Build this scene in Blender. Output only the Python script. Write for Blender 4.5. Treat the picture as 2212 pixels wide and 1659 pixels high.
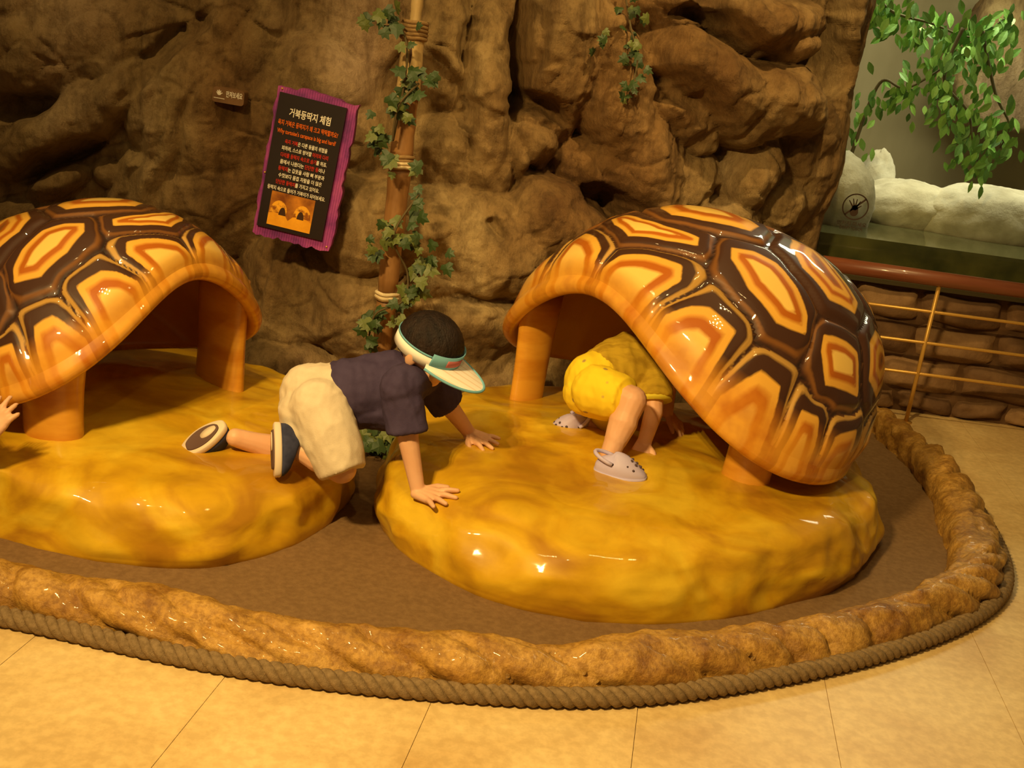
import bpy, math, random
import numpy as np
from mathutils import Vector, Matrix

for o in list(bpy.data.objects):
    bpy.data.objects.remove(o)
SC = bpy.context.scene
COL = SC.collection
PI = math.pi
R_ = math.radians

# ------------------------------------------------------------------ camera
IW, IH, FPX, CH = 2212.0, 1659.0, 2400.0, 1.4
_p, _r = R_(16.5), R_(7.8)
CF = Vector((0, math.cos(_p), -math.sin(_p)))
_rt = Vector((1, 0, 0)); _up = _rt.cross(CF)
CR = _rt * math.cos(_r) + _up * math.sin(_r)
CU = -_rt * math.sin(_r) + _up * math.cos(_r)
cam = bpy.data.cameras.new('camera')
cam.sensor_width = 36.0
cam.lens = FPX / IW * 36.0
cam.clip_start = 0.05
camo = bpy.data.objects.new('camera', cam)
m = Matrix.Identity(4)
for i in range(3):
    m[i][0], m[i][1], m[i][2] = CR[i], CU[i], -CF[i]
m[2][3] = CH
camo.matrix_world = m
COL.objects.link(camo)
SC.camera = camo

def ray(x, y):
    return CF + CR * ((x - IW / 2) / FPX) - CU * ((y - IH / 2) / FPX)
def at(x, y, Y):                     # the point on the photo's ray at distance Y
    d = ray(x, y); return Vector((0, 0, CH)) + d * (Y / d.y)
def atz(x, y, z):                    # the point on the photo's ray at height z
    d = ray(x, y); return Vector((0, 0, CH)) + d * ((z - CH) / d.z)

# ------------------------------------------------------------------ light and exposure
SC.view_settings.view_transform = 'Standard'
SC.view_settings.look = 'None'
SC.view_settings.exposure = 0.0
SC.view_settings.gamma = 1.0
SC.view_settings.use_curve_mapping = False
w = bpy.data.worlds.new('hall'); SC.world = w; w.use_nodes = True
w.node_tree.nodes['Background'].inputs[0].default_value = (1.0, 0.60, 0.26, 1)
w.node_tree.nodes['Background'].inputs[1].default_value = 0.10
WARM = (1.0, 0.66, 0.24)
def spot(name, loc, tgt, power, size, blend=0.6, radius=0.03, col=WARM):
    l = bpy.data.lights.new(name, 'SPOT'); l.energy = power; l.color = col
    l.spot_size = R_(size); l.spot_blend = blend; l.shadow_soft_size = radius
    o = bpy.data.objects.new(name, l); o.location = loc
    o.rotation_euler = (Vector(tgt) - Vector(loc)).to_track_quat('-Z', 'Y').to_euler()
    COL.objects.link(o); return o
# ceiling downlights: a cluster behind the camera to the left, others overhead (their separate glints show on the lacquer)
for i in range(3):
    for j in range(2):
        spot('ceiling_spot', (-1.62 + i * 0.14, 0.25 + j * 0.14, 3.1), (0.15, 2.95, 0.25), 124, 66, 0.9, 0.014)
for i in range(4):
    for j in range(2):
        spot('ceiling_spot', (-0.95 + i * 0.10, 2.0 + j * 0.10, 3.1), (-0.7, 2.9, 0.2), 4, 90, 0.8, 0.016)
for i in range(4):
    for j in range(2):
        spot('ceiling_spot', (0.95 + i * 0.10, 2.45 + j * 0.10, 3.1), (0.6, 3.0, 0.0), 4, 100, 0.8, 0.016)
spot('wall_spot', (0.75, 3.25, 3.3), (0.60, 4.7, 1.25), 190, 78, 0.9, 0.04)
spot('wall_spot', (-1.5, 2.9, 3.3), (-1.3, 4.5, 1.0), 100, 84, 0.9, 0.04)
spot('floor_spot', (0.1, 0.6, 3.2), (1.0, 2.3, 0.0), 62, 100, 0.9, 0.03)

# ------------------------------------------------------------------ materials
def mat(name, col=(0.5, 0.5, 0.5), rough=0.6, spec=0.4, metal=0.0, coat=0.0, sss=0.0):
    m = bpy.data.materials.new(name); m.use_nodes = True
    b = m.node_tree.nodes['Principled BSDF']
    b.inputs['Base Color'].default_value = (*col, 1)
    b.inputs['Roughness'].default_value = rough
    b.inputs['Specular IOR Level'].default_value = spec
    b.inputs['Metallic'].default_value = metal
    b.inputs['Coat Weight'].default_value = coat
    b.inputs['Coat Roughness'].default_value = 0.06
    if sss:
        b.inputs['Subsurface Weight'].default_value = sss
        b.inputs['Subsurface Radius'].default_value = (0.02, 0.008, 0.004)
    return m
class NT:
    def __init__(s, m):
        s.m = m; s.t = m.node_tree; s.b = s.t.nodes['Principled BSDF']; s._c = None
    def n(s, typ, **kw):
        x = s.t.nodes.new(typ)
        for k, v in kw.items(): setattr(x, k, v)
        return x
    def link(s, a, b): s.t.links.new(a, b)
    def coord(s, scale=(1, 1, 1), rot=(0, 0, 0), kind='Object'):
        tc = s.n('ShaderNodeTexCoord'); mp = s.n('ShaderNodeMapping')
        mp.inputs['Scale'].default_value = scale; mp.inputs['Rotation'].default_value = rot
        s.link(tc.outputs[kind], mp.inputs['Vector']); return mp.outputs[0]
    def noise(s, scale, detail=6, rough=0.55, vec=None, dist=0.0):
        x = s.n('ShaderNodeTexNoise'); x.inputs['Scale'].default_value = scale
        x.inputs['Detail'].default_value = detail; x.inputs['Roughness'].default_value = rough
        x.inputs['Distortion'].default_value = dist
        s.link(vec if vec is not None else s.coord(), x.inputs['Vector']); return x.outputs['Fac']
    def ramp(s, fac, stops, interp='LINEAR'):
        x = s.n('ShaderNodeValToRGB'); x.color_ramp.interpolation = interp
        e = x.color_ramp.elements
        while len(e) < len(stops): e.new(0.5)
        for k, (p, c) in enumerate(stops):
            e[k].position = p; e[k].color = (*c, 1) if len(c) == 3 else c
        s.link(fac, x.inputs['Fac']); return x.outputs['Color']
    def mix(s, fac, a, b, mode='MIX'):
        x = s.n('ShaderNodeMix', data_type='RGBA', blend_type=mode)
        for sock, v in ((x.inputs[0], fac), (x.inputs[6], a), (x.inputs[7], b)):
            if isinstance(v, (int, float)): sock.default_value = v
            elif isinstance(v, tuple): sock.default_value = (*v, 1) if len(v) == 3 else v
            else: s.link(v, sock)
        return x.outputs[2]
    def base(s, c): s.link(c, s.b.inputs['Base Color'])
    def bump(s, h, strength=0.3, dist=0.01):
        x = s.n('ShaderNodeBump'); x.inputs['Strength'].default_value = strength
        x.inputs['Distance'].default_value = dist
        s.link(h, x.inputs['Height']); s.link(x.outputs[0], s.b.inputs['Normal'])

def noisy(name, c1, c2, scale, rough=0.6, spec=0.4, coat=0.0, bump=0.0, bscale=None, stretch=(1, 1, 1), lo=0.35, hi=0.65, sss=0, metal=0):
    m = mat(name, c1, rough, spec, metal, coat, sss); t = NT(m)
    v = t.coord(stretch)
    t.base(t.ramp(t.noise(scale, vec=v), [(lo, c1), (hi, c2)]))
    if bump: t.bump(t.noise(bscale or scale * 4, 8, 0.6, vec=v), bump)
    return m

M = {}
def build_materials():
    # rock wall
    m = mat('rock', rough=0.75, spec=0.35); t = NT(m)
    v = t.coord((1, 1, 0.6))
    a = t.ramp(t.noise(2.3, 9, 0.62, v, 0.6), [(0.30, (0.15, 0.088, 0.034)), (0.48, (0.30, 0.205, 0.090)), (0.66, (0.46, 0.345, 0.175))])
    b = t.ramp(t.noise(0.9, 3, 0.5, v), [(0.38, (0.74, 0.60, 0.46)), (0.52, (1.0, 1.0, 0.95)), (0.66, (1.10, 1.08, 1.35))])
    c = t.mix(1.0, a, b, 'MULTIPLY')
    d = t.ramp(t.noise(22, 8, 0.7, t.coord((1, 1, 0.35))), [(0.32, (0.45, 0.40, 0.36)), (0.55, (1.05, 1.02, 1.0))])
    t.base(t.mix(0.85, c, d, 'MULTIPLY'))
    t.bump(t.noise(34, 12, 0.72, t.coord((1, 1, 0.55))), 0.85, 0.022)
    M['rock'] = m
    # vinyl floor
    m = mat('floor_vinyl', rough=0.42, spec=0.4); t = NT(m)
    v = t.coord(kind='Object')
    geo = t.n('ShaderNodeNewGeometry'); wp = geo.outputs['Position']
    x = t.ramp(t.noise(3.0, 6, 0.6, wp, 0.4), [(0.30, (0.62, 0.43, 0.18)), (0.55, (0.77, 0.59, 0.28)), (0.72, (0.83, 0.66, 0.34))])
    y = t.ramp(t.noise(38, 5, 0.6, wp), [(0.40, (0.86, 0.82, 0.76)), (0.62, (1.05, 1.03, 1.0))])
    t.base(t.mix(0.8, x, y, 'MULTIPLY'))
    M['floor'] = m
    M['joint'] = mat('floor_joint', (0.44, 0.31, 0.15), 0.8)
    # pit floor
    M['pit'] = noisy('pit_floor', (0.185, 0.108, 0.046), (0.235, 0.142, 0.062), 60, 0.85, 0.2, bump=0.25, bscale=220)
    # mound lacquer
    m = mat('mound_lacquer', rough=0.50, spec=0.25, coat=0.55); t = NT(m)
    v = t.coord((1, 1, 1.6))
    a = t.ramp(t.noise(3.4, 4, 0.5, v, 1.3), [(0.32, (0.46, 0.225, 0.010)), (0.50, (0.68, 0.40, 0.012)), (0.66, (0.80, 0.54, 0.030))])
    b = t.ramp(t.noise(12, 5, 0.6, v, 0.5), [(0.30, (0.78, 0.74, 0.7)), (0.60, (1, 1, 1))])
    t.base(t.mix(0.6, a, b, 'MULTIPLY'))
    t.bump(t.noise(9, 3, 0.5, v), 0.10, 0.02)
    M['mound'] = m
    # kerb stone
    m = mat('kerb_stone', rough=0.42, spec=0.5, coat=0.15); t = NT(m)
    a = t.ramp(t.noise(9, 6, 0.6, None, 0.5), [(0.32, (0.27, 0.125, 0.020)), (0.52, (0.50, 0.285, 0.055)), (0.70, (0.62, 0.38, 0.10))])
    b = t.ramp(t.noise(70, 6, 0.65), [(0.38, (0.55, 0.46, 0.36)), (0.58, (1.05, 1.03, 1.0))])
    t.base(t.mix(0.75, a, b, 'MULTIPLY'))
    t.bump(t.noise(55, 8, 0.65), 0.6, 0.012)
    M['kerb'] = m
    # scutes: colour follows the painted rings ("pat" attribute, red = ring position, green = closeness to the rim)
    def scute(name, stops):
        m = mat(name, rough=0.45, spec=0.25, coat=0.75); t = NT(m); t.b.inputs['Coat Roughness'].default_value = 0.035
        at_ = t.n('ShaderNodeAttribute'); at_.attribute_name = 'pat'
        sep = t.n('ShaderNodeSeparateColor'); t.link(at_.outputs['Color'], sep.inputs[0])
        ns = t.noise(7, 4, 0.5, None, 0.8)
        mm = t.n('ShaderNodeMath', operation='MULTIPLY_ADD'); t.link(ns, mm.inputs[0]); mm.inputs[1].default_value = 0.10; mm.inputs[2].default_value = -0.05
        ad = t.n('ShaderNodeMath', operation='ADD'); t.link(sep.outputs[0], ad.inputs[0]); t.link(mm.outputs[0], ad.inputs[1])
        c = t.ramp(ad.outputs[0], stops)
        rim = t.ramp(sep.outputs[1], [(0.25, (0, 0, 0)), (1.0, (0.80, 0.80, 0.80))])
        amber = t.ramp(t.noise(10, 3), [(0.35, (0.52, 0.165, 0.008)), (0.6, (0.76, 0.34, 0.025))])
        c = t.mix(rim, c, amber)
        inn = t.ramp(t.noise(5, 4), [(0.35, (0.44, 0.175, 0.010)), (0.65, (0.55, 0.25, 0.016))])
        t.base(t.mix(sep.outputs[2], c, inn))
        t.bump(t.noise(14, 2, 0.5), 0.05, 0.02)
        return m
    DK = (0.058, 0.022, 0.010); GO = (0.82, 0.44, 0.060); CRM = (0.92, 0.62, 0.15); OR = (0.46, 0.125, 0.006); LN = (0.20, 0.080, 0.018); LE = (0.52, 0.30, 0.07)
    M['scute'] = scute('scute_lacquer', [(0.0, (0.022, 0.010, 0.006)), (0.035, DK), (0.10, LN), (0.13, LN), (0.18, DK), (0.455, DK), (0.505, GO), (0.60, GO), (0.68, OR), (0.77, OR), (0.83, CRM), (1.0, CRM)])
    M['scute3'] = scute('scute_lacquer_edged', [(0.0, (0.022, 0.010, 0.006)), (0.04, DK), (0.08, LE), (0.15, LE), (0.21, DK), (0.455, DK), (0.505, GO), (0.60, GO), (0.68, OR), (0.77, OR), (0.83, CRM), (1.0, CRM)])
    M['scute2'] = scute('scute_lacquer_ringed', [(0.0, (0.022, 0.010, 0.006)), (0.035, DK), (0.10, DK), (0.19, DK), (0.455, DK), (0.515, GO), (0.60, GO), (0.655, OR), (0.70, OR), (0.76, GO), (0.84, GO), (0.89, OR), (1.0, LN)])
    M['leg'] = noisy('shell_leg_paint', (0.56, 0.21, 0.012), (0.76, 0.38, 0.04), 6, 0.32, 0.5, 0.5, stretch=(0.6, 0.6, 2.2), lo=0.3, hi=0.6)
    M['rope'] = noisy('rope_fibre', (0.20, 0.135, 0.065), (0.30, 0.21, 0.11), 90, 0.9, 0.15, bump=0.5, bscale=400)
    M['skin'] = noisy('skin', (0.74, 0.42, 0.25), (0.80, 0.48, 0.30), 12, 0.5, 0.4, sss=0.08)
    M['hair'] = noisy('hair', (0.010, 0.006, 0.005), (0.026, 0.015, 0.011), 60, 0.5, 0.25, bump=0.6, bscale=160, stretch=(1, 1, 0.2))
    M['navy'] = noisy('navy_cotton', (0.052, 0.037, 0.085), (0.065, 0.048, 0.105), 30, 0.85, 0.2, bump=0.15, bscale=300)
    M['beige'] = noisy('beige_cotton', (0.66, 0.56, 0.42), (0.74, 0.64, 0.49), 25, 0.85, 0.2, bump=0.15, bscale=300)
    m = mat('yellow_print', rough=0.8, spec=0.2); t = NT(m)
    vo = t.n('ShaderNodeTexVoronoi'); vo.inputs['Scale'].default_value = 17; t.link(t.coord(), vo.inputs['Vector'])
    t.base(t.ramp(vo.outputs['Distance'], [(0.10, (0.42, 0.30, 0.10)), (0.17, (0.92, 0.68, 0.03))]))
    M['yellow'] = m
    m = mat('mustard_stripe', rough=0.85, spec=0.2); t = NT(m)
    wv = t.n('ShaderNodeTexWave'); wv.inputs['Scale'].default_value = 16; wv.inputs['Distortion'].default_value = 1.5
    t.base(t.ramp(t.noise(14, 4, 0.5, t.coord((1, 4, 2), (0.4, 0.5, 0.3))), [(0.35, (0.40, 0.25, 0.016)), (0.55, (0.54, 0.36, 0.025))]))
    M['mustard'] = m
    M['ygreen'] = mat('yellow_hem', (0.74, 0.62, 0.05), 0.8, 0.2)
    M['clog'] = mat('lavender_foam', (0.58, 0.52, 0.80), 0.55, 0.35)
    M['hole'] = mat('clog_hole', (0.10, 0.07, 0.09), 0.8, 0.1)
    M['shoe'] = noisy('navy_canvas', (0.030, 0.034, 0.075), (0.05, 0.055, 0.11), 40, 0.8, 0.2)
    M['sole'] = mat('pale_rubber', (0.74, 0.62, 0.48), 0.6, 0.3)
    M['tread'] = mat('brown_rubber', (0.12, 0.07, 0.06), 0.7, 0.3)
    M['white'] = mat('white_cotton', (0.92, 0.90, 0.86), 0.75, 0.2)
    m = mat('white_print', rough=0.75, spec=0.2); t = NT(m)
    wv = t.n('ShaderNodeTexWave'); wv.inputs['Scale'].default_value = 14; wv.inputs['Distortion'].default_value = 0.6
    wv.bands_direction = 'Y'; t.link(t.coord(), wv.inputs['Vector'])
    t.base(t.ramp(wv.outputs['Fac'], [(0.02, (0.82, 0.68, 0.56)), (0.2, (0.92, 0.88, 0.82))]))
    M['brim'] = m
    M['blue'] = mat('pale_blue_cloth', (0.18, 0.44, 0.58), 0.75, 0.2)
    M['redink'] = mat('red_print', (0.50, 0.16, 0.16), 0.8, 0.1)
    # sign
    m = mat('purple_board', rough=0.6, spec=0.3); t = NT(m)
    v = t.coord()
    a = t.ramp(t.noise(9, 4, 0.6, v), [(0.35, (0.17, 0.030, 0.20)), (0.52, (0.34, 0.050, 0.30)), (0.66, (0.46, 0.085, 0.34))])
    wv = t.n('ShaderNodeTexWave'); wv.inputs['Scale'].default_value = 34; wv.inputs['Distortion'].default_value = 1.0
    t.link(v, wv.inputs['Vector'])
    b = t.ramp(wv.outputs['Fac'], [(0.15, (0.4, 0.4, 0.4)), (0.4, (1, 1, 1))])
    t.base(t.mix(0.55, a, b, 'MULTIPLY'))
    M['purple'] = m
    M['black'] = mat('black_panel', (0.020, 0.014, 0.014), 0.32, 0.5)
    M['ink_white'] = mat('cream_ink', (0.86, 0.82, 0.72), 0.7, 0.2)
    M['ink_orange'] = mat('orange_ink', (0.78, 0.15, 0.012), 0.7, 0.2)
    M['ink_red'] = mat('red_ink', (0.60, 0.035, 0.02), 0.7, 0.2)
    M['ink_dark'] = mat('dark_film', (0.05, 0.03, 0.02), 0.7, 0.2)
    M['ink_brown'] = mat('faded_film', (0.30, 0.21, 0.10), 0.7, 0.2)
    M['pic_bg'] = noisy('picture_print', (0.20, 0.055, 0.008), (0.66, 0.25, 0.02), 14, 0.45, 0.4)
    M['pic_shell'] = noisy('picture_shell', (0.30, 0.09, 0.008), (0.95, 0.46, 0.03), 40, 0.45, 0.4, lo=0.42, hi=0.55)
    M['pic_mound'] = noisy('picture_mound', (0.80, 0.34, 0.012), (0.95, 0.44, 0.02), 20, 0.45, 0.4)
    M['pic_dark'] = mat('picture_dark', (0.05, 0.02, 0.008), 0.45, 0.4)
    M['plaque'] = noisy('plaque_brown', (0.15, 0.075, 0.028), (0.21, 0.11, 0.045), 20, 0.5, 0.4)
    # pole
    M['bamboo'] = noisy('pole_brown', (0.24, 0.115, 0.036), (0.33, 0.17, 0.060), 14, 0.5, 0.4, stretch=(3, 3, 0.4))
    M['bamboo_pale'] = noisy('pole_pale', (0.42, 0.29, 0.12), (0.58, 0.42, 0.19), 16, 0.55, 0.4, stretch=(4, 4, 0.4))
    M['twine'] = noisy('pale_twine', (0.60, 0.47, 0.27), (0.74, 0.62, 0.40), 40, 0.85, 0.2)
    M['twine_dark'] = noisy('brown_twine', (0.22, 0.13, 0.05), (0.33, 0.21, 0.09), 40, 0.85, 0.2)
    M['ivy'] = [noisy('ivy_leaf', a, b, 30, 0.5, 0.4) for a, b in (((0.018, 0.042, 0.010), (0.042, 0.078, 0.018)), ((0.075, 0.105, 0.022), (0.13, 0.155, 0.035)), ((0.026, 0.055, 0.020), (0.055, 0.092, 0.030)))]
    M['stem'] = mat('vine_stem', (0.10, 0.075, 0.03), 0.8)
    M['leafy'] = [noisy('branch_leaf', a, b, 30, 0.45, 0.4) for a, b in (((0.14, 0.32, 0.05), (0.22, 0.44, 0.08)), ((0.22, 0.46, 0.08), (0.34, 0.58, 0.13)), ((0.08, 0.21, 0.04), (0.14, 0.29, 0.06)))]
    # right-hand exhibit
    M['brass'] = mat('brass_rod', (0.62, 0.36, 0.075), 0.35, 0.5, 0.35)
    M['railwood'] = noisy('red_brown_rail', (0.17, 0.050, 0.022), (0.23, 0.075, 0.034), 10, 0.35, 0.5, 0.3, stretch=(0.3, 3, 3))
    M['stone'] = [noisy('wall_stone', a, b, 9, 0.8, 0.25, bump=0.5, bscale=40) for a, b in (((0.16, 0.085, 0.035), (0.26, 0.15, 0.065)), ((0.20, 0.115, 0.055), (0.31, 0.19, 0.09)), ((0.12, 0.065, 0.032), (0.20, 0.115, 0.055)))]
    M['mortar'] = noisy('dark_mortar', (0.09, 0.048, 0.022), (0.13, 0.07, 0.032), 20, 0.9, 0.2)
    M['whiterock'] = noisy('pale_rock', (0.44, 0.39, 0.28), (0.66, 0.60, 0.46), 7, 0.8, 0.25, bump=0.6, bscale=30)
    M['backwall'] = noisy('exhibit_wall', (0.27, 0.215, 0.115), (0.36, 0.29, 0.165), 3, 0.85, 0.2, stretch=(1, 1, 0.4))
    M['water'] = mat('green_water', (0.085, 0.085, 0.034), 0.06, 0.6)
    M['murk'] = noisy('murky_water', (0.045, 0.050, 0.020), (0.15, 0.14, 0.045), 5, 0.35, 0.4)
    M['sill'] = mat('dark_sill', (0.10, 0.085, 0.04), 0.5, 0.4)
    m = bpy.data.materials.new('window_glass'); m.use_nodes = True
    t = m.node_tree; t.nodes.clear()
    o = t.nodes.new('ShaderNodeOutputMaterial'); mx = t.nodes.new('ShaderNodeMixShader')
    tr = t.nodes.new('ShaderNodeBsdfTransparent'); gl = t.nodes.new('ShaderNodeBsdfGlossy'); gl.inputs['Roughness'].default_value = 0.02
    tr.inputs[0].default_value = (0.94, 0.97, 0.93, 1)
    fr = t.nodes.new('ShaderNodeFresnel'); fr.inputs[0].default_value = 1.35
    t.links.new(fr.outputs[0], mx.inputs[0]); t.links.new(tr.outputs[0], mx.inputs[1]); t.links.new(gl.outputs[0], mx.inputs[2]); t.links.new(mx.outputs[0], o.inputs[0])
    M['glass'] = m
build_materials()

# ------------------------------------------------------------------ mesh helpers
def link(name, me, material, parent=None, smooth=True):
    o = bpy.data.objects.new(name, me); COL.objects.link(o)
    if material is not None and not me.materials: me.materials.append(material)
    if parent is not None: o.parent = parent
    if smooth and len(me.polygons):
        me.polygons.foreach_set('use_smooth', [True] * len(me.polygons))
    return o
def mesh(name, verts, faces):
    me = bpy.data.meshes.new(name)
    me.from_pydata([tuple(v) for v in verts], [], [tuple(f) for f in faces]); me.update(); return me
def obj(name, vf, material, parent=None, smooth=True):
    return link(name, mesh(name, *vf), material, parent, smooth)
def tag(o, label, cat, group=None):
    o['label'] = label; o['category'] = cat
    if group: o['group'] = group
    return o
def empty(name, loc=(0, 0, 0), rz=0.0):
    o = bpy.data.objects.new(name, None); o.empty_display_size = 0.1
    o.location = loc; o.rotation_euler = (0, 0, rz); COL.objects.link(o); return o
def struct(o): o['kind'] = 'structure'; return o
def join(*parts):
    V, F = [], []
    for v, f in parts:
        n = len(V); V += [tuple(p) for p in v]; F += [tuple(i + n for i in q) for q in f]
    return V, F
def grid_faces(nu, nv, wrap=False, off=0):
    F = []
    for j in range(nv - 1):
        for i in range(nu if wrap else nu - 1):
            a = off + j * nu + i; b = off + j * nu + (i + 1) % nu
            F.append((a, b, b + nu, a + nu))
    return F
def frame(d, hint=None):
    d = d.normalized()
    h = hint if hint is not None else (Vector((0, 0, 1)) if abs(d.z) < 0.9 else Vector((1, 0, 0)))
    a = h.cross(d).normalized(); b = d.cross(a); return a, b
def sphere(c, r, n=14, k=8):
    r = r if hasattr(r, '__len__') else (r, r, r)
    V = []
    for j in range(k + 1):
        t = PI * j / k
        for i in range(n):
            p = 2 * PI * i / n
            V.append((c[0] + r[0] * math.sin(t) * math.cos(p), c[1] + r[1] * math.sin(t) * math.sin(p), c[2] + r[2] * math.cos(t)))
    return V, [f[::-1] for f in grid_faces(n, k + 1, True)]
def tube(pts, rad, n=12, caps=True, flat=1.0, hint=None):
    # swept tube with varying radius; flat squashes it along the second axis
    pts = [Vector(p) for p in pts]
    if not hasattr(rad, '__len__'): rad = [rad] * len(pts)
    V = []; prev = hint
    for i, p in enumerate(pts):
        d = pts[min(i + 1, len(pts) - 1)] - pts[max(i - 1, 0)]
        a, b = frame(d, prev)
        prev = b
        for k in range(n):
            t = 2 * PI * k / n
            V.append(p + a * (rad[i] * math.cos(t)) + b * (rad[i] * flat * math.sin(t)))
    F = grid_faces(n, len(pts), True)
    if caps:
        F.append(tuple(range(n))[::-1]); F.append(tuple(range((len(pts) - 1) * n, len(pts) * n)))
    return V, F
def box(c, s, rot=None):
    V = [Vector((x * s[0] / 2, y * s[1] / 2, z * s[2] / 2)) for z in (-1, 1) for y in (-1, 1) for x in (-1, 1)]
    if rot is not None: V = [rot @ v for v in V]
    V = [v + Vector(c) for v in V]
    return V, [(0, 2, 3, 1), (4, 5, 7, 6), (0, 1, 5, 4), (2, 6, 7, 3), (0, 4, 6, 2), (1, 3, 7, 5)]
def prism(poly, z0, z1):
    n = len(poly)
    V = [(x, y, z0) for x, y in poly] + [(x, y, z1) for x, y in poly]
    return V, [tuple(range(n))[::-1], tuple(range(n, 2 * n))] + [(i, (i + 1) % n, n + (i + 1) % n, n + i) for i in range(n)]
def remeshed(parts, voxel, smooth=4, factor=0.5, folds=0.0):
    me = mesh('raw', *join(*parts))
    o = bpy.data.objects.new('raw', me); COL.objects.link(o)
    r = o.modifiers.new('r', 'REMESH'); r.mode = 'VOXEL'; r.voxel_size = voxel
    if smooth:
        s = o.modifiers.new('s', 'SMOOTH'); s.iterations = smooth; s.factor = factor
    dg = bpy.context.evaluated_depsgraph_get()
    out = bpy.data.meshes.new_from_object(o.evaluated_get(dg))
    bpy.data.objects.remove(o); bpy.data.meshes.remove(me)
    if folds:                            # cloth folds along the surface normal
        n = len(out.vertices); co = np.zeros(n * 3); no = np.zeros(n * 3)
        out.vertices.foreach_get('co', co); out.vertices.foreach_get('normal', no); co = co.reshape(-1, 3); no = no.reshape(-1, 3)
        q = np.stack([co[:, 0] * 15 + co[:, 2] * 6, co[:, 1] * 7, co[:, 2] * 7 - co[:, 0] * 4], -1)
        d = folds * (fbm(q, 3, 0.5, True) - 0.3) + folds * 0.5 * fbm(q * 0.4 + 3, 2)
        out.vertices.foreach_set('co', (co + no * d[:, None]).ravel()); out.update()
    return out
# lattice value noise on arrays
_rs = np.random.RandomState(7)
_L = _rs.rand(64, 64, 64)
def vnoise(P):
    P = np.asarray(P, float); i = np.floor(P).astype(int); f = P - i; f = f * f * (3 - 2 * f)
    out = 0
    for dx in (0, 1):
        for dy in (0, 1):
            for dz in (0, 1):
                wgt = (f[..., 0] if dx else 1 - f[..., 0]) * (f[..., 1] if dy else 1 - f[..., 1]) * (f[..., 2] if dz else 1 - f[..., 2])
                out = out + wgt * _L[(i[..., 0] + dx) % 64, (i[..., 1] + dy) % 64, (i[..., 2] + dz) % 64]
    return out * 2 - 1
def fbm(P, oct=5, gain=0.5, ridged=False):
    P = np.asarray(P, float); s = 0; a = 1
    for k in range(oct):
        n = vnoise(P * (2 ** k) + 17.3 * k)
        s = s + a * ((1 - 2 * np.abs(n)) if ridged else n); a *= gain
    return s
def sstep(x, a, b):
    t = np.clip((x - a) / (b - a), 0, 1); return t * t * (3 - 2 * t)
def spline(pts, n, closed=False):
    P = [Vector(p) for p in pts]; out = []
    m = len(P); seg = m if closed else m - 1
    for s in range(seg):
        if closed: a, b, c, d = P[(s - 1) % m], P[s], P[(s + 1) % m], P[(s + 2) % m]
        else: a, b, c, d = P[max(s - 1, 0)], P[s], P[s + 1], P[min(s + 2, m - 1)]
        for k in range(n):
            t = k / n
            out.append(0.5 * ((2 * b) + (c - a) * t + (2 * a - 5 * b + 4 * c - d) * t * t + (3 * b - a - 3 * c + d) * t ** 3))
    if not closed: out.append(P[-1])
    return out

# ------------------------------------------------------------------ floor
floor = struct(obj('floor', box((0.6, 3.2, -0.03), (9.0, 9.0, 0.05)), M['joint'], None, False))
RING = [(-2.5, 2.42), (-1.65, 2.27), (-1.07, 2.215), (-0.54, 2.145), (-0.09, 2.155), (0.38, 2.245), (0.90, 2.51), (1.30, 2.80), (1.56, 3.08), (1.69, 3.36), (1.775, 3.79), (1.81, 4.21), (1.80, 4.52), (1.76, 4.80), (1.60, 4.99), (1.30, 5.06)]
ring = [Vector((p.x, p.y, 0)) for p in spline([Vector((x, y, 0)) for x, y in RING], 12)]
ringp = [(p.x, p.y) for p in ring] + [(1.3, 6.0), (-2.5, 6.0)]
def inside(poly, x, y):
    c = False; n = len(poly)
    for i in range(n):
        x1, y1 = poly[i]; x2, y2 = poly[i - 1]
        if (y1 > y) != (y2 > y) and x < (x2 - x1) * (y - y1) / (y2 - y1) + x1: c = not c
    return c
TS, TL = 0.455, 1.82
tile_me = mesh('floor_tile', *box((0, 0, -0.002), (TS - 0.0014, TL - 0.0014, 0.004)))
tile_me.materials.append(M['floor'])
rz = R_(-7.6); ca, sa = math.cos(rz), math.sin(rz)
for i in range(-9, 12):
    for j in range(-2, 3):
        lx, ly = (i + 0.5) * TS + 0.02, (j + 0.10) * TL
        x = -0.09 + lx * ca - ly * sa; y = 2.15 + 0.11 + lx * sa + ly * ca
        if not (-2.6 < x < 4.2): continue
        cs = [(x + dx * 0.22, y + dy * 0.45) for dx in (-1, 0, 1) for dy in (-2, -1, 0, 1, 2)]
        if all(inside(ringp, *c) for c in cs): continue
        o = bpy.data.objects.new('floor_tile', tile_me); COL.objects.link(o)
        o.location = (x, y, 0); o.rotation_euler = (0, 0, rz); o.parent = floor
def inward(path):
    out = []
    for i, p in enumerate(path):
        d = (path[min(i + 1, len(path) - 1)] - path[max(i - 1, 0)]).normalized()
        out.append(Vector((-d.y, d.x, 0)))
    return out
pit_poly = [((p + n * 0.09).x, (p + n * 0.09).y) for p, n in zip(ring, inward(ring))] + [(1.3, 5.15), (-2.5, 5.0)]
pit = obj('floor_pit', prism(pit_poly, 0.0005, 0.006), M['pit'], None, False); struct(pit)

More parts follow.
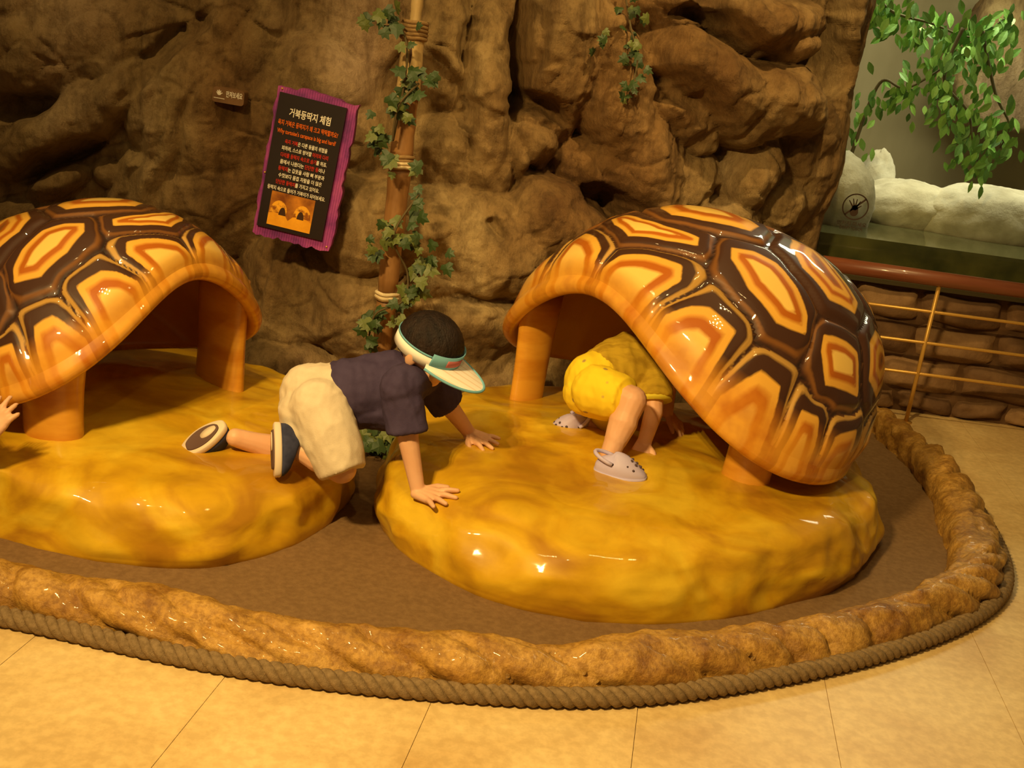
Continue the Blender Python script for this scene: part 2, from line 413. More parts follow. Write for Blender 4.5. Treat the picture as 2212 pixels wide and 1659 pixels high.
# ------------------------------------------------------------------ rock wall
WP = [(-3.2, 4.25), (-2.2, 4.42), (-1.2, 4.50), (-0.5, 4.46), (0.2, 4.62), (0.7, 4.80), (1.05, 4.93), (1.22, 4.98), (1.285, 5.10), (1.29, 5.40), (1.28, 6.2)]
def build_wall():
    ln = spline([Vector((x, y, 0)) for x, y in WP], 40)
    # even steps, finer where it faces the camera
    P = np.array([(p.x, p.y) for p in ln]); d = np.r_[0, np.cumsum(np.hypot(*np.diff(P, axis=0).T))]
    nu, nv = 560, 330
    s = np.linspace(0, d[-1], nu); X = np.interp(s, d, P[:, 0]); Y = np.interp(s, d, P[:, 1])
    tx = np.gradient(X, s); ty = np.gradient(Y, s); k = np.hypot(tx, ty); nx, ny = ty / k, -tx / k
    k5 = np.ones(25) / 25
    nx = np.convolve(np.pad(nx, 12, mode='edge'), k5, 'valid'); ny = np.convolve(np.pad(ny, 12, mode='edge'), k5, 'valid')
    Z = np.linspace(-0.02, 2.3, nv)
    XX, ZZ = np.meshgrid(X, Z); YY = np.repeat(Y[None], nv, 0); NX = np.repeat(nx[None], nv, 0); NY = np.repeat(ny[None], nv, 0)
    SS = np.repeat(s[None], nv, 0)
    # photo position of each undisplaced wall point, used once to lay the sculpted lumps out along the wall
    Q = np.stack([XX, YY, ZZ - CH], -1)
    dep = Q @ np.array(CF); U = IW / 2 + FPX * (Q @ np.array(CR)) / dep; V = IH / 2 - FPX * (Q @ np.array(CU)) / dep
    wob = np.stack([SS * 2.2, ZZ * 2.2, SS * 0], -1)
    U = U + 26 * fbm(wob * 1.6, 4); V = V + 26 * fbm(wob * 1.6 + 9, 4)
    D = 0.05 * fbm(np.stack([SS * 1.3, ZZ * 1.1, SS * 0 + 3], -1), 4)
    def lump(cx, cy, rx, ry, rot, h, p=1.0, hard=0.0):
        a = R_(rot); du, dv = U - cx, V - cy
        u = (du * math.cos(a) + dv * math.sin(a)) / rx; v = (-du * math.sin(a) + dv * math.cos(a)) / ry
        q = u * u + v * v
        f = np.clip(1 - q, 0, 1) ** p
        return h * f
    B = np.zeros_like(D)
    def up(*a, **k):                   # a boulder: union by maximum, so that creases stay sharp between boulders
        nonlocal B; B = np.maximum(B, lump(*a, **k))
    # left part
    up(180, 250, 270, 75, -28, 0.17, 0.6); up(440, 240, 170, 190, -10, 0.15, 0.6); up(120, 60, 260, 150, 10, 0.14, 0.6)
    up(520, 60, 160, 130, -40, 0.10, 0.6); up(120, 405, 70, 42, -15, 0.12, 0.6); up(230, 390, 45, 30, 20, 0.08, 0.6)
    up(60, 470, 90, 45, 0, 0.12, 0.6); up(330, 420, 120, 90, -40, 0.12, 0.6); up(480, 440, 130, 120, 20, 0.13, 0.6)
    up(640, 330, 190, 260, 12, 0.11, 0.5); up(720, 170, 110, 75, 0, 0.13, 0.6)
    up(800, 470, 105, 130, 15, 0.22, 0.6); up(640, 640, 150, 140, 10, 0.20, 0.6); up(760, 660, 120, 130, 5, 0.24, 0.6)
    up(620, 790, 130, 90, 20, 0.26, 0.6)
    # middle
    up(1010, 520, 250, 140, 12, 0.30, 0.55); up(1180, 480, 150, 110, 20, 0.27, 0.5); up(960, 330, 90, 130, -10, 0.17, 0.6)
    up(1050, 240, 70, 250, 4, 0.22, 0.6); up(960, 90, 70, 180, 6, 0.15, 0.6); up(1210, 110, 85, 210, 4, 0.24, 0.6); up(1160, 300, 62, 62, 30, 0.19, 0.6)
    up(1110, 330, 40, 70, 10, 0.16, 0.6); up(1330, 210, 75, 260, -14, 0.26, 0.6); up(1395, 380, 100, 150, -18, 0.25, 0.6); up(1280, 360, 80, 90, 0, 0.16, 0.6)
    up(1010, 700, 130, 100, 20, 0.28, 0.6); up(930, 640, 90, 80, 0, 0.24, 0.6); up(1040, 830, 140, 80, 0, 0.32, 0.6); up(850, 850, 140, 90, 0, 0.26, 0.6)
    # right
    up(1560, 195, 215, 88, 27, 0.40, 0.45); up(1600, 45, 130, 75, 15, 0.34, 0.5); up(1650, 110, 60, 60, 40, 0.28, 0.5); up(1450, 30, 70, 80, 0, 0.18, 0.6)
    up(1470, 250, 90, 75, 40, 0.22, 0.6); up(1490, 400, 75, 110, 10, 0.17, 0.6); up(1600, 380, 62, 105, 8, 0.23, 0.55); up(1690, 350, 62, 70, 0, 0.20, 0.55)
    up(1680, 450, 60, 70, 10, 0.19, 0.6); up(1740, 330, 55, 200, 8, 0.18, 0.6); up(1745, 190, 60, 45, -25, 0.16, 0.6); up(1840, 60, 40, 200, 12, 0.18, 0.6); up(1800, 320, 40, 160, 12, 0.16, 0.6)
    up(1570, 480, 80, 50, 20, 0.20, 0.6)
    D = D + B
    # hollows and clefts
    D -= lump(1135, 130, 20, 150, 3, 0.16, 0.7) + lump(1165, 232, 75, 26, 15, 0.18, 0.7) + lump(1775, 140, 62, 95, 20, 0.30, 0.6)
    D -= lump(40, 215, 90, 38, -10, 0.10, 0.7) + lump(130, 340, 110, 34, -25, 0.12, 0.7) + lump(1470, 45, 60, 22, 0, 0.13, 0.7) + lump(1020, 90, 25, 60, 10, 0.08, 0.7)
    D -= lump(1300, 430, 60, 38, 35, 0.12, 0.7) + lump(1040, 470, 26, 18, 20, 0.05) + lump(1440, 230, 50, 24, 20, 0.08) + lump(1535, 440, 30, 50, 0, 0.06)
    D -= lump(370, 110, 40, 150, 35, 0.07, 0.7)
    # grain: upright bark-like streaks on the right, rough pitting all over
    st = fbm(np.stack([SS * 9, ZZ * 2.6, SS * 0 + 5], -1), 5, 0.55)
    pit_ = fbm(np.stack([SS * 7, ZZ * 7, SS * 0 + 1], -1), 5, 0.55, True)
    wr = sstep(U, 850, 1300)
    D += (0.012 + 0.016 * wr) * st + (0.014 + 0.010 * wr) * pit_ * 0.6
    def facets(freq, seed, tilt):
        px, pz = SS * freq + 0.35 * fbm(np.stack([SS * freq, ZZ * freq, SS * 0 + seed], -1), 2), ZZ * freq * 0.8 + 0.35 * fbm(np.stack([SS * freq, ZZ * freq, SS * 0 + seed + 5], -1), 2)
        ix, iz = np.floor(px).astype(int), np.floor(pz).astype(int)
        rs = np.random.RandomState(seed); J = rs.rand(64, 64, 5)
        b1 = np.full(px.shape, 9.0); b2 = b1.copy(); hh = np.zeros_like(px)
        for dx in (-1, 0, 1):
            for dz in (-1, 0, 1):
                c = J[(ix + dx) % 64, (iz + dz) % 64]
                ox, oz = px - (ix + dx + c[..., 0]), pz - (iz + dz + c[..., 1]); dd = np.hypot(ox, oz)
                v = (c[..., 2] - 0.5) * tilt * ox + (c[..., 3] - 0.5) * tilt * oz + (c[..., 4] - 0.5) * 0.6
                nw = dd < b1; b2 = np.where(nw, b1, np.minimum(b2, dd)); hh = np.where(nw, v, hh); b1 = np.where(nw, dd, b1)
        return hh * sstep(b2 - b1, 0.0, 0.16) - 0.35 * (1 - sstep(b2 - b1, 0.0, 0.10))
    D += 0.050 * facets(2.3, 3, 2.0) + 0.018 * facets(6.5, 5, 2.2)
    # the foot of the wall spreads
    D *= 1 - 0.55 * sstep(-ZZ, -0.50, -0.12) * sstep(SS, 2.4, 3.2)
    D += 0.04 * sstep(-ZZ, -0.35, 0.0)
    lim = np.clip(1 - sstep(SS, d[-1] - 1.5, d[-1] - 1.0), 0.25, 1)
    D = D * lim
    A = np.stack([XX + NX * D, YY + NY * D, ZZ], -1)
    return A.reshape(-1, 3), grid_faces(nu, nv), A
wv_, wf_, WALL = build_wall()
wall = obj('wall_back', (wv_, wf_), M['rock']); struct(wall)
def wall_y(x, z):                       # front surface of the rock at (x, z)
    P = WALL.reshape(-1, 3); d = (P[:, 0] - x) ** 2 + (P[:, 2] - z) ** 2
    return float(P[d.argmin(), 1]) - 0.01
def on_wall(px, py, y0=4.4):
    y = y0
    for _ in range(8):
        p = at(px, py, y); y = 0.5 * y + 0.5 * wall_y(p.x, p.z)
    return at(px, py, y)

# ------------------------------------------------------------------ kerb and rope
def build_kerb():
    path = []
    for a, b in zip(ring[:-1], ring[1:]):
        for k in range(4): path.append(a.lerp(b, k / 4))
    path.append(ring[-1]); nrm = inward(path)
    prof = [(0.045, -0.01), (0.040, 0.02), (0.044, 0.050), (0.058, 0.078), (0.082, 0.098), (0.112, 0.108), (0.142, 0.106), (0.168, 0.092), (0.182, 0.062), (0.186, 0.025), (0.184, -0.005)]
    t = np.linspace(0, 1, len(prof)); tt = np.linspace(0, 1, 30)
    pd = np.interp(tt, t, [q[0] for q in prof]); pz = np.interp(tt, t, [q[1] for q in prof])
    k3 = np.array([0.25, 0.5, 0.25])
    for _ in range(2):
        pd[1:-1] = np.convolve(pd, k3, 'valid'); pz[1:-1] = np.convolve(pz, k3, 'valid')
    s = np.r_[0, np.cumsum([(b - a).length for a, b in zip(path[:-1], path[1:])])]
    P = np.array([(p.x, p.y) for p in path]); N = np.array([(n.x, n.y) for n in nrm])
    S, TT = np.meshgrid(s, tt, indexing='ij')
    dn = np.gradient(pz); dz = -np.gradient(pd); kk = np.hypot(dn, dz) + 1e-9
    n_d, n_z = -np.abs(dn) / kk * np.sign(dn), np.abs(dz) / kk
    # overlapping slabs: a slanted saw pattern along the outer face
    ph = S * 5.2 + TT * 2.4 + 0.9 * vnoise(np.stack([S * 2.2, TT * 2, S * 0], -1))
    saw = ph - np.floor(ph)
    slab = np.where(TT < 0.62, (np.sqrt(np.clip(1 - (2 * saw - 1) ** 2, 0, 1)) - 0.6) * 0.034, 0) * sstep(TT, 0.02, 0.2) * (1 - sstep(TT, 0.42, 0.62))
    lum = 0.016 * fbm(np.stack([S * 4, TT * 3, S * 0 + 2], -1), 4) + 0.006 * fbm(np.stack([S * 22, TT * 12, S * 0 + 2], -1), 3)
    h = slab + lum
    dd = pd[None] + n_d[None] * h; zz = np.maximum(pz[None] + n_z[None] * h, -0.01)
    V = np.stack([P[:, None, 0] + N[:, None, 0] * dd, P[:, None, 1] + N[:, None, 1] * dd, zz], -1).reshape(-1, 3)
    return V, [f[::-1] for f in grid_faces(len(tt), len(path))]
kerb = obj('stone_kerb', build_kerb(), M['kerb'])
tag(kerb, 'low ochre sculpted rock kerb ringing the tortoise pit', 'kerb')
def build_rope():
    path = []
    for a, b in zip(ring[:-20], ring[1:-19]):
        for k in range(7): path.append(a.lerp(b, k / 7))
    nrm = inward(path)
    root = empty('rope', (0, 0, 0)); tag(root, 'thick grey brown twisted rope laid along the outer foot of the kerb', 'rope')
    s = 0; r0, rs = 0.0125, 0.0125
    c = [p + n * 0.022 + Vector((0, 0, 0.0245)) for p, n in zip(path, nrm)]
    for st in range(3):
        pts = []; s = 0
        for i, p in enumerate(c):
            if i: s += (p - c[i - 1]).length
            a = s / 0.085 * 2 * PI + st * 2 * PI / 3
            pts.append(p + nrm[i] * (r0 * math.cos(a)) + Vector((0, 0, r0 * math.sin(a))))
        obj('strand', tube(pts, rs, 8), M['rope'], root)
build_rope()

# ------------------------------------------------------------------ mounds
def mound(name, centre, base, H, seed, back):
    cx, cy = centre
    pol = sorted([(math.atan2(y - cy, x - cx), math.hypot(x - cx, y - cy)) for x, y in base])
    A = np.array([p[0] for p in pol]); Rr = np.array([p[1] for p in pol])
    A = np.r_[A[-3:] - 2 * PI, A, A[:3] + 2 * PI]; Rr = np.r_[Rr[-3:], Rr, Rr[:3]]
    nu, nv = 220, 70
    th = np.linspace(-PI, PI, nu, endpoint=False); R0 = np.interp(th, A, Rr)
    k = np.hanning(25); k /= k.sum(); R0 = np.convolve(np.r_[R0[-12:], R0, R0[:12]], k, 'valid')
    prof = [(0.0, 1.10), (0.30, 1.09), (0.60, 1.05), (0.80, 1.01), (0.885, 0.97), (0.935, 0.90), (0.966, 0.79), (0.986, 0.58), (1.0, 0.32), (1.0, 0.12), (0.992, -0.02)]
    t = np.array([0, 0.2, 0.38, 0.52, 0.60, 0.67, 0.74, 0.82, 0.90, 0.95, 1.0]); tt = np.linspace(0.0, 1, nv)
    pr = np.interp(tt, t, [p[0] for p in prof]); pz = np.interp(tt, t, [p[1] for p in prof])
    for _ in range(3):
        pr[1:-1] = np.convolve(pr, [0.25, 0.5, 0.25], 'valid'); pz[1:-1] = np.convolve(pz, [0.25, 0.5, 0.25], 'valid')
    T, I = np.meshgrid(th, np.arange(nv))
    X = cx + R0[None] * pr[:, None] * np.cos(T); Y = cy + R0[None] * pr[:, None] * np.sin(T); Z = H * pz[:, None] + 0 * X
    Z = Z * (1 - back * sstep(Y, cy + 0.05, cy + 0.85) * 0.55)
    n3 = np.stack([X * 2.6, Y * 2.6, Z * 2.6 + seed], -1)
    e = fbm(n3, 3, 0.45); side = sstep(tt, 0.50, 0.66)[:, None] * (1 - 0.6 * sstep(tt, 0.9, 1.0)[:, None])
    e2 = fbm(n3 * 2.1 + 3, 3, 0.5, True)
    X = X + np.cos(T) * (0.036 * e + 0.014 * e2 - 0.015) * side; Y = Y + np.sin(T) * (0.036 * e + 0.014 * e2 - 0.015) * side
    Z = Z + (0.014 * e + 0.004 * e2) * (1 - side) * sstep(tt, 0.0, 0.15)[:, None] + 0.03 * fbm(n3 * 1.4 + 7, 3) * side * (1 - sstep(tt, 0.85, 1)[:, None])
    Z = np.where(tt[:, None] > 0.985, -0.01, np.maximum(Z, 0.004))
    V = np.stack([X, Y, Z], -1)
    o = obj(name, (V.reshape(-1, 3), [f[::-1] for f in grid_faces(nu, nv, True)]), M['mound'])
    def top(x, y):
        d = (V[..., 0] - x) ** 2 + (V[..., 1] - y) ** 2
        i = np.argsort(d.ravel())[:4]; return float(V[..., 2].ravel()[i].mean())
    return o, top
mR, topR = mound('rock_mound', (0.48, 3.52), [(-0.35, 3.14), (-0.27, 2.90), (-0.05, 2.70), (0.20, 2.62), (0.44, 2.65), (0.71, 2.78), (0.98, 3.00), (1.17, 3.27), (1.27, 3.64), (1.27, 4.0), (1.08, 4.28), (0.7, 4.36), (0.3, 4.34), (-0.02, 4.20), (-0.25, 3.95), (-0.36, 3.55)], 0.215, 1.0, 0.55)
tag(mR, 'glossy ochre sculpted rock mound under the larger tortoise shell', 'mound')
mL, topL = mound('rock_mound', (-1.28, 3.36), [(-1.28, 2.64), (-1.02, 2.59), (-0.78, 2.62), (-0.62, 2.71), (-0.50, 2.90), (-0.46, 3.10), (-0.50, 3.45), (-0.66, 3.80), (-0.95, 4.03), (-1.35, 4.10), (-1.75, 4.0), (-2.05, 3.65), (-2.08, 3.2), (-1.9, 2.85), (-1.6, 2.68)], 0.195, 5.0, 0.2)
def on_mound(px, py, top, dz=0.0):
    z = 0.2
    for _ in range(12):
        p = atz(px, py, z); z = 0.6 * z + 0.4 * (top(p.x, p.y) + dz)
    return atz(px, py, z)
tag(mL, 'glossy ochre sculpted rock mound under the smaller tortoise shell', 'mound')

# ------------------------------------------------------------------ tortoise shells
def sym(poly): return [poly, [(x, -y) for x, y in poly]]
def even(half): return half + [(x, -y) for x, y in half[::-1] if abs(y) > 1e-6]
SCUTES = []
def add(kind, *polys): SCUTES.extend((kind, p) for p in polys)
add('v', even([(.73, 0), (.66, .15), (.58, .24), (.55, .20), (.60, .06)]), even([(.50, 0), (.45, .10), (.33, .20), (.25, .15), (.21, .05)]),
    even([(.10, 0), (.06, .09), (-.06, .15), (-.17, .12), (-.21, 0)]), even([(-.33, 0), (-.36, .10), (-.47, .14), (-.55, .07)]), even([(-.66, 0), (-.68, .10), (-.77, .11), (-.80, 0)]))
add('c', *sym([(.47, .29), (.40, .32), (.34, .38), (.30, .49), (.28, .58), (.29, .64), (.40, .60), (.48, .47), (.50, .34)]))
add('r', *sym([(.15, .20), (.06, .20), (.05, .36), (.0, .47), (.04, .53), (.17, .51), (.24, .39), (.23, .29)]))
add('c', *sym([(.21, .64), (.10, .65), (.03, .67), (-.02, .79), (.18, .78), (.22, .69)]))
add('r', *sym([(-.13, .53), (-.27, .51), (-.33, .63), (-.20, .75), (-.08, .73), (-.06, .61)]))
add('r', *sym([(-.18, .22), (-.11, .34), (-.18, .42), (-.34, .38), (-.33, .24)]))
add('c', *sym([(-.46, .27), (-.42, .42), (-.50, .55), (-.62, .44), (-.60, .28)]))
add('m', *sym([(.68, .30), (.71, .36), (.90, .37), (1.06, .37), (1.12, .08), (.93, .03), (.84, .07), (.77, .16)]))
add('m', *sym([(.64, .50), (.55, .60), (.67, .74), (.80, .88), (1.0, .58), (.80, .45), (.70, .47)]))
add('m', *sym([(.45, .73), (.37, .78), (.36, .92), (.42, 1.10), (.70, .97), (.58, .76)]))
add('m', *sym([(.26, .84), (.17, .86), (.10, 1.0), (.10, 1.15), (.32, 1.12), (.28, .98)]))
add('m', *sym([(.05, .90), (-.09, .87), (-.15, 1.0), (-.15, 1.15), (.03, 1.15), (.03, 1.0)]))
for deg in (111, 128, 145, 162):
    q = []
    for da, rr in ((-3, .87), (3, .86), (4.5, 1.0), (4.5, 1.15), (-4.5, 1.15), (-4.5, 1.0)):
        a = R_(deg + da); q.append((rr * math.cos(a), rr * math.sin(a)))
    add('m', *sym(q))
add('m', [(-.88, .05), (-1.15, .09), (-1.15, -.09), (-.88, -.05)])
def sdist(poly, U, V):
    n = len(poly); d = np.full(U.shape, 9.0); s = np.zeros(U.shape, bool)
    for i in range(n):
        x1, y1 = poly[i]; x2, y2 = poly[(i + 1) % n]
        ex, ey = x2 - x1, y2 - y1; L = ex * ex + ey * ey
        t = np.clip(((U - x1) * ex + (V - y1) * ey) / L, 0, 1)
        d = np.minimum(d, np.hypot(U - x1 - t * ex, V - y1 - t * ey))
        cr = ((y1 > V) != (y2 > V))
        xi = ex * (V - y1) / (ey if abs(ey) > 1e-12 else 1e-12) + x1
        s ^= cr & (U < xi)
    return np.where(s, -d, d)
def make_shell(p, label, bump):
    cx, cy, cz, yaw, pitch, roll, a, b, h, e, A2, A3, B1, B2, sk = p
    cyw, syw, cp, sp, cr, sr = math.cos(yaw), math.sin(yaw), math.cos(pitch), math.sin(pitch), math.cos(roll), math.sin(roll)
    RM = np.array([[cyw, -syw, 0], [syw, cyw, 0], [0, 0, 1]]) @ np.array([[cp, 0, -sp], [0, 1, 0], [sp, 0, cp]]) @ np.array([[1, 0, 0], [0, cr, -sr], [0, sr, cr]])
    def surf(rho, t0):
        t = (1 - rho) * PI / 2
        r = np.cos(t) ** e; z = h * np.sin(t) ** e; wg = (1 - np.sin(t)) ** 2
        mm = 1 + wg * (B1 * np.cos(t0) + B2 * np.cos(2 * t0))
        P = np.stack([a * r * np.cos(t0) * mm + sk * z, b * r * np.sin(t0) * mm, z + wg * (A2 * np.cos(2 * t0) + A3 * np.cos(3 * t0))], -1)
        return P @ RM.T
    nt, nr = 340, 96
    th = np.linspace(-PI, PI, nt, endpoint=False); rho = np.linspace(0.004, 0.985, nr)
    T, RH = np.meshgrid(th, rho)
    P = surf(RH, T)
    du = np.roll(P, -1, 1) - np.roll(P, 1, 1); dv = np.gradient(P, axis=0)
    N = np.cross(dv, du); N /= np.linalg.norm(N, axis=-1, keepdims=True) + 1e-12
    N *= np.sign((P * N).sum(-1, keepdims=True).mean()); 
    TD = dv[-1] / np.linalg.norm(dv[-1], axis=-1, keepdims=True)
    U, V = RH * np.cos(T), RH * np.sin(T)
    SD = np.stack([sdist(q, U, V) for _, q in SCUTES])
    DD = np.maximum(SD, 0)
    o2 = np.partition(DD, 1, axis=0); d1, d2 = o2[0], o2[1]; own = SD.argmin(0)
    depth = np.array([-SD[i].min() for i in range(len(SCUTES))])
    mn = SD.min(0)
    q = np.clip(-mn / np.array([min(x, 0.115) if SCUTES[i][0] == 'm' else x for i, x in enumerate(depth)])[own], 0, 1)
    gro = (d2 - d1)
    C = np.where(mn < 0, 0.5 + 0.5 * q, 0.5 * gro / (d2 + d1 + 1e-6))
    G = sstep(RH, 0.84, 0.968)
    inset = bump * sstep(gro, 0.0, 0.055) + 0.35 * bump * np.where(mn < 0, sstep(-mn, 0, 0.05), 0) - 0.001
    inset = inset * (1 - sstep(RH, 0.90, 0.968)) - 0.010 * sstep(RH, 0.94, 0.985)
    root = empty('tortoise_shell', (cx, cy, cz)); tag(root, label, 'tortoise shell')
    th_ = 0.058 * (a / 0.611) ** 0.5
    # body: outer skin, rolled lip, lining
    rows = [P + N * -0.006]; cols = [np.stack([C, G, 0 * C], -1)]
    c0 = P[-1] - N[-1] * (th_ / 2 + 0.006); lip = []; lc = []
    for k in range(1, 9):
        f = PI * k / 9
        lip.append(c0 + (N[-1] * math.cos(f) + TD * math.sin(f)) * th_ / 2); lc.append(np.stack([C[-1], np.ones(nt), np.full(nt, max(0, (k - 4) / 4))], -1))
    inn = P[::-1] - N[::-1] * (th_ + 0.006)
    body = np.concatenate([rows[0], np.array(lip), inn]); bc = np.concatenate([cols[0], np.array(lc), np.repeat(np.array([[[0.3, 1.0, 1.0]]]), nr, 0).repeat(nt, 1)])
    me = mesh('shell_body', body.reshape(-1, 3), [f[::-1] for f in grid_faces(nt, body.shape[0], True)])
    ca_ = me.color_attributes.new('pat', 'FLOAT_COLOR', 'POINT')
    ca_.data.foreach_set('color', np.concatenate([bc.reshape(-1, 3), np.ones((bc.size // 3, 1))], 1).ravel())
    link('shell_body', me, M['scute'], root)
    OUT = P + N * inset[..., None]
    fo = own.copy()
    idx = np.arange(nt * nr).reshape(nr, nt)
    quads = np.stack([idx[:-1], np.roll(idx, -1, 1)[:-1], np.roll(idx, -1, 1)[1:], idx[1:]], -1).reshape(-1, 4)
    fown = own.ravel()[quads[:, 0]]
    OUTf = OUT.reshape(-1, 3); CC = np.stack([C, G, 0 * C, 0 * C + 1], -1).reshape(-1, 4)
    for i, (kind, _) in enumerate(SCUTES):
        fq = quads[fown == i]
        if not len(fq): continue
        vi, inv = np.unique(fq, return_inverse=True)
        me = mesh('scute', OUTf[vi], inv.reshape(-1, 4)[:, ::-1])
        ca_ = me.color_attributes.new('pat', 'FLOAT_COLOR', 'POINT'); ca_.data.foreach_set('color', CC[vi].ravel())
        link('scute', me, M['scute2'] if kind == 'r' else M['scute3'] if kind == 'm' else M['scute'], root)
    return root
def shell_leg(root, foot, top, r0, r1, flat=0.72, hint=(0.5, 1, 0)):
    # flared foot standing on the mound, leaning up under the lip
    foot, top = Vector(foot), Vector(top); pts, rad = [], []
    for k in range(9):
        t = k / 8; pts.append(foot.lerp(top, t) - root.location); rad.append(r0 + (r1 - r0) * t - 0.008 * math.sin(t * PI))
    o = obj('leg', tube(pts, rad, 24, True, flat, Vector(hint)), M['leg'], root)
    return o
PR = [0.552, 3.749, 0.367, 3.801, 0.399, -0.003, 0.611, 0.629, 0.627, 0.82, 0.106, 0.041, 0.041, -0.133, -0.224]
PL = [-1.239, 3.300, 0.363, -0.339, 0.519, -0.023, 0.455, 0.469, 0.467, 0.82, 0.079, 0.031, 0.041, -0.133, -0.224]
shR = make_shell(PR, 'larger glossy brown and amber tortoise shell propped open over the child in yellow', 0.013)
shL = make_shell(PL, 'smaller glossy brown and amber tortoise shell propped open behind the crawling boy', 0.010)
fR = atz(1605, 1040, 0.215); fR2 = atz(1130, 858, 0.20); fL = atz(118, 940, 0.20); fL2 = atz(502, 836, 0.20)
shell_leg(shR, (fR.x, fR.y, 0.17), (fR.x + 0.02, fR.y - 0.02, 0.50), 0.080, 0.088)
shell_leg(shR, (fR2.x + 0.01, fR2.y + 0.03, 0.11), (fR2.x + 0.02, fR2.y + 0.05, 0.58), 0.075, 0.095, 0.50, (-0.65, 0.75, 0))
shell_leg(shL, (fL.x, fL.y, 0.15), (fL.x - 0.02, fL.y + 0.02, 0.42), 0.098, 0.110)
shell_leg(shL, (fL2.x - 0.05, fL2.y + 0.02, 0.13), (fL2.x - 0.06, fL2.y + 0.04, 0.57), 0.13, 0.13, 0.40, (-0.65, -0.75, 0))

# ------------------------------------------------------------------ people
def chain(pts, rad):
    parts = []
    for i in range(len(pts) - 1):
        a, b = Vector(pts[i]), Vector(pts[i + 1]); ra, rb = rad[i], rad[i + 1]
        parts.append(tube([a.lerp(b, t) for t in (0, 0.25, 0.5, 0.75, 1)], [ra + (rb - ra) * t for t in (0, 0.25, 0.5, 0.75, 1)], 14))
    for p, r in zip(pts, rad): parts.append(sphere(p, r))
    return parts
def hand(wrist, d, n, side, spread=0.16, sc=1.0, curl=0.25):
    # palm down: d = towards the fingertips, n = back of the hand, side = +1 when the thumb lies on the left of d (seen from the back)
    d = Vector(d).normalized(); n = Vector(n); n = (n - d * n.dot(d)).normalized(); l = n.cross(d) * side
    P = []
    w = Vector(wrist)
    knuck = []
    for k in range(4):
        off = (1.5 - k) * 0.0135 * sc
        kp = w + d * (0.052 - 0.004 * abs(1.2 - k)) * sc + l * off
        knuck.append(kp)
        P += chain([w + l * off * 0.55, kp], [0.0115 * sc, 0.0090 * sc])
        L = (0.044, 0.050, 0.046, 0.036)[k] * sc
        fd = (d + l * (1.5 - k) * spread).normalized()
        a = kp + fd * L * 0.42 + n * 0.004 * sc; b = a + (fd - n * curl).normalized() * L * 0.33; c = b + (fd - n * curl * 1.3).normalized() * L * 0.28
        P += chain([kp, a, b, c], [0.0080 * sc, 0.0070 * sc, 0.0064 * sc, 0.0054 * sc])
    t0 = w + d * 0.014 * sc + l * 0.016 * sc; t1 = t0 + (d * 0.62 + l * 0.78) * 0.026 * sc; t2 = t1 + (d * 0.85 + l * 0.5 - n * 0.15) * 0.024 * sc
    P += chain([t0, t1, t2], [0.0105 * sc, 0.0085 * sc, 0.0062 * sc])
    return P
def frame_mat(o, f, l, u):
    m = Matrix.Identity(4)
    for i in range(3): m[i][0], m[i][1], m[i][2], m[i][3] = f[i], l[i], u[i], o[i]
    return m
def xf(vf, m): return [m @ Vector(v) for v in vf[0]], vf[1]
def head_parts(mh, s=1.0):
    P = [sphere((0, 0, 0), (0.094 * s, 0.079 * s, 0.086 * s), 24, 14), sphere((0.022 * s, 0, -0.048 * s), (0.068 * s, 0.060 * s, 0.070 * s), 20, 12),
         sphere((0.052 * s, 0, -0.092 * s), (0.026 * s, 0.030 * s, 0.022 * s)), sphere((0.092 * s, 0, -0.046 * s), (0.012 * s, 0.011 * s, 0.012 * s)),
         sphere((0.086 * s, 0, -0.034 * s), (0.010 * s, 0.008 * s, 0.016 * s)), sphere((0.076 * s, 0, -0.074 * s), (0.012 * s, 0.021 * s, 0.007 * s))]
    for q in (-1, 1):
        P.append(sphere((-0.006 * s, q * 0.079 * s, -0.030 * s), (0.018 * s, 0.010 * s, 0.026 * s)))
        P.append(sphere((0.055 * s, q * 0.032 * s, -0.054 * s), (0.030 * s, 0.026 * s, 0.026 * s)))
    return [xf(p, mh) for p in P]
def eyes(root, mh, s=1.0):
    for q in (-1, 1):
        obj('eye', xf(sphere((0.084 * s, q * 0.030 * s, -0.024 * s), (0.006 * s, 0.011 * s, 0.005 * s), 10, 6), mh), M['pic_dark'], root)
def hair_cap(mh, s=1.0, k=1.07):
    n, rows = 48, 20; V = []
    for j in range(rows + 1):
        for i in range(n):
            p = 2 * PI * i / n
            amax = R_(86 + 40 * (0.5 - 0.5 * math.cos(p)))
            t = amax * j / rows
            jit = 1 + 0.02 * math.sin(i * 3.7 + j * 2.1)
            V.append(mh @ Vector((0.094 * s * k * jit * math.sin(t) * math.cos(p), 0.079 * s * k * jit * math.sin(t) * math.sin(p), 0.088 * s * k * math.cos(t))))
    return V, [f[::-1] for f in grid_faces(n, rows + 1, True)]
def local_frame(fwd, up):
    f = Vector(fwd).normalized(); u = Vector(up); u = (u - f * u.dot(f)).normalized(); return f, u.cross(f), u
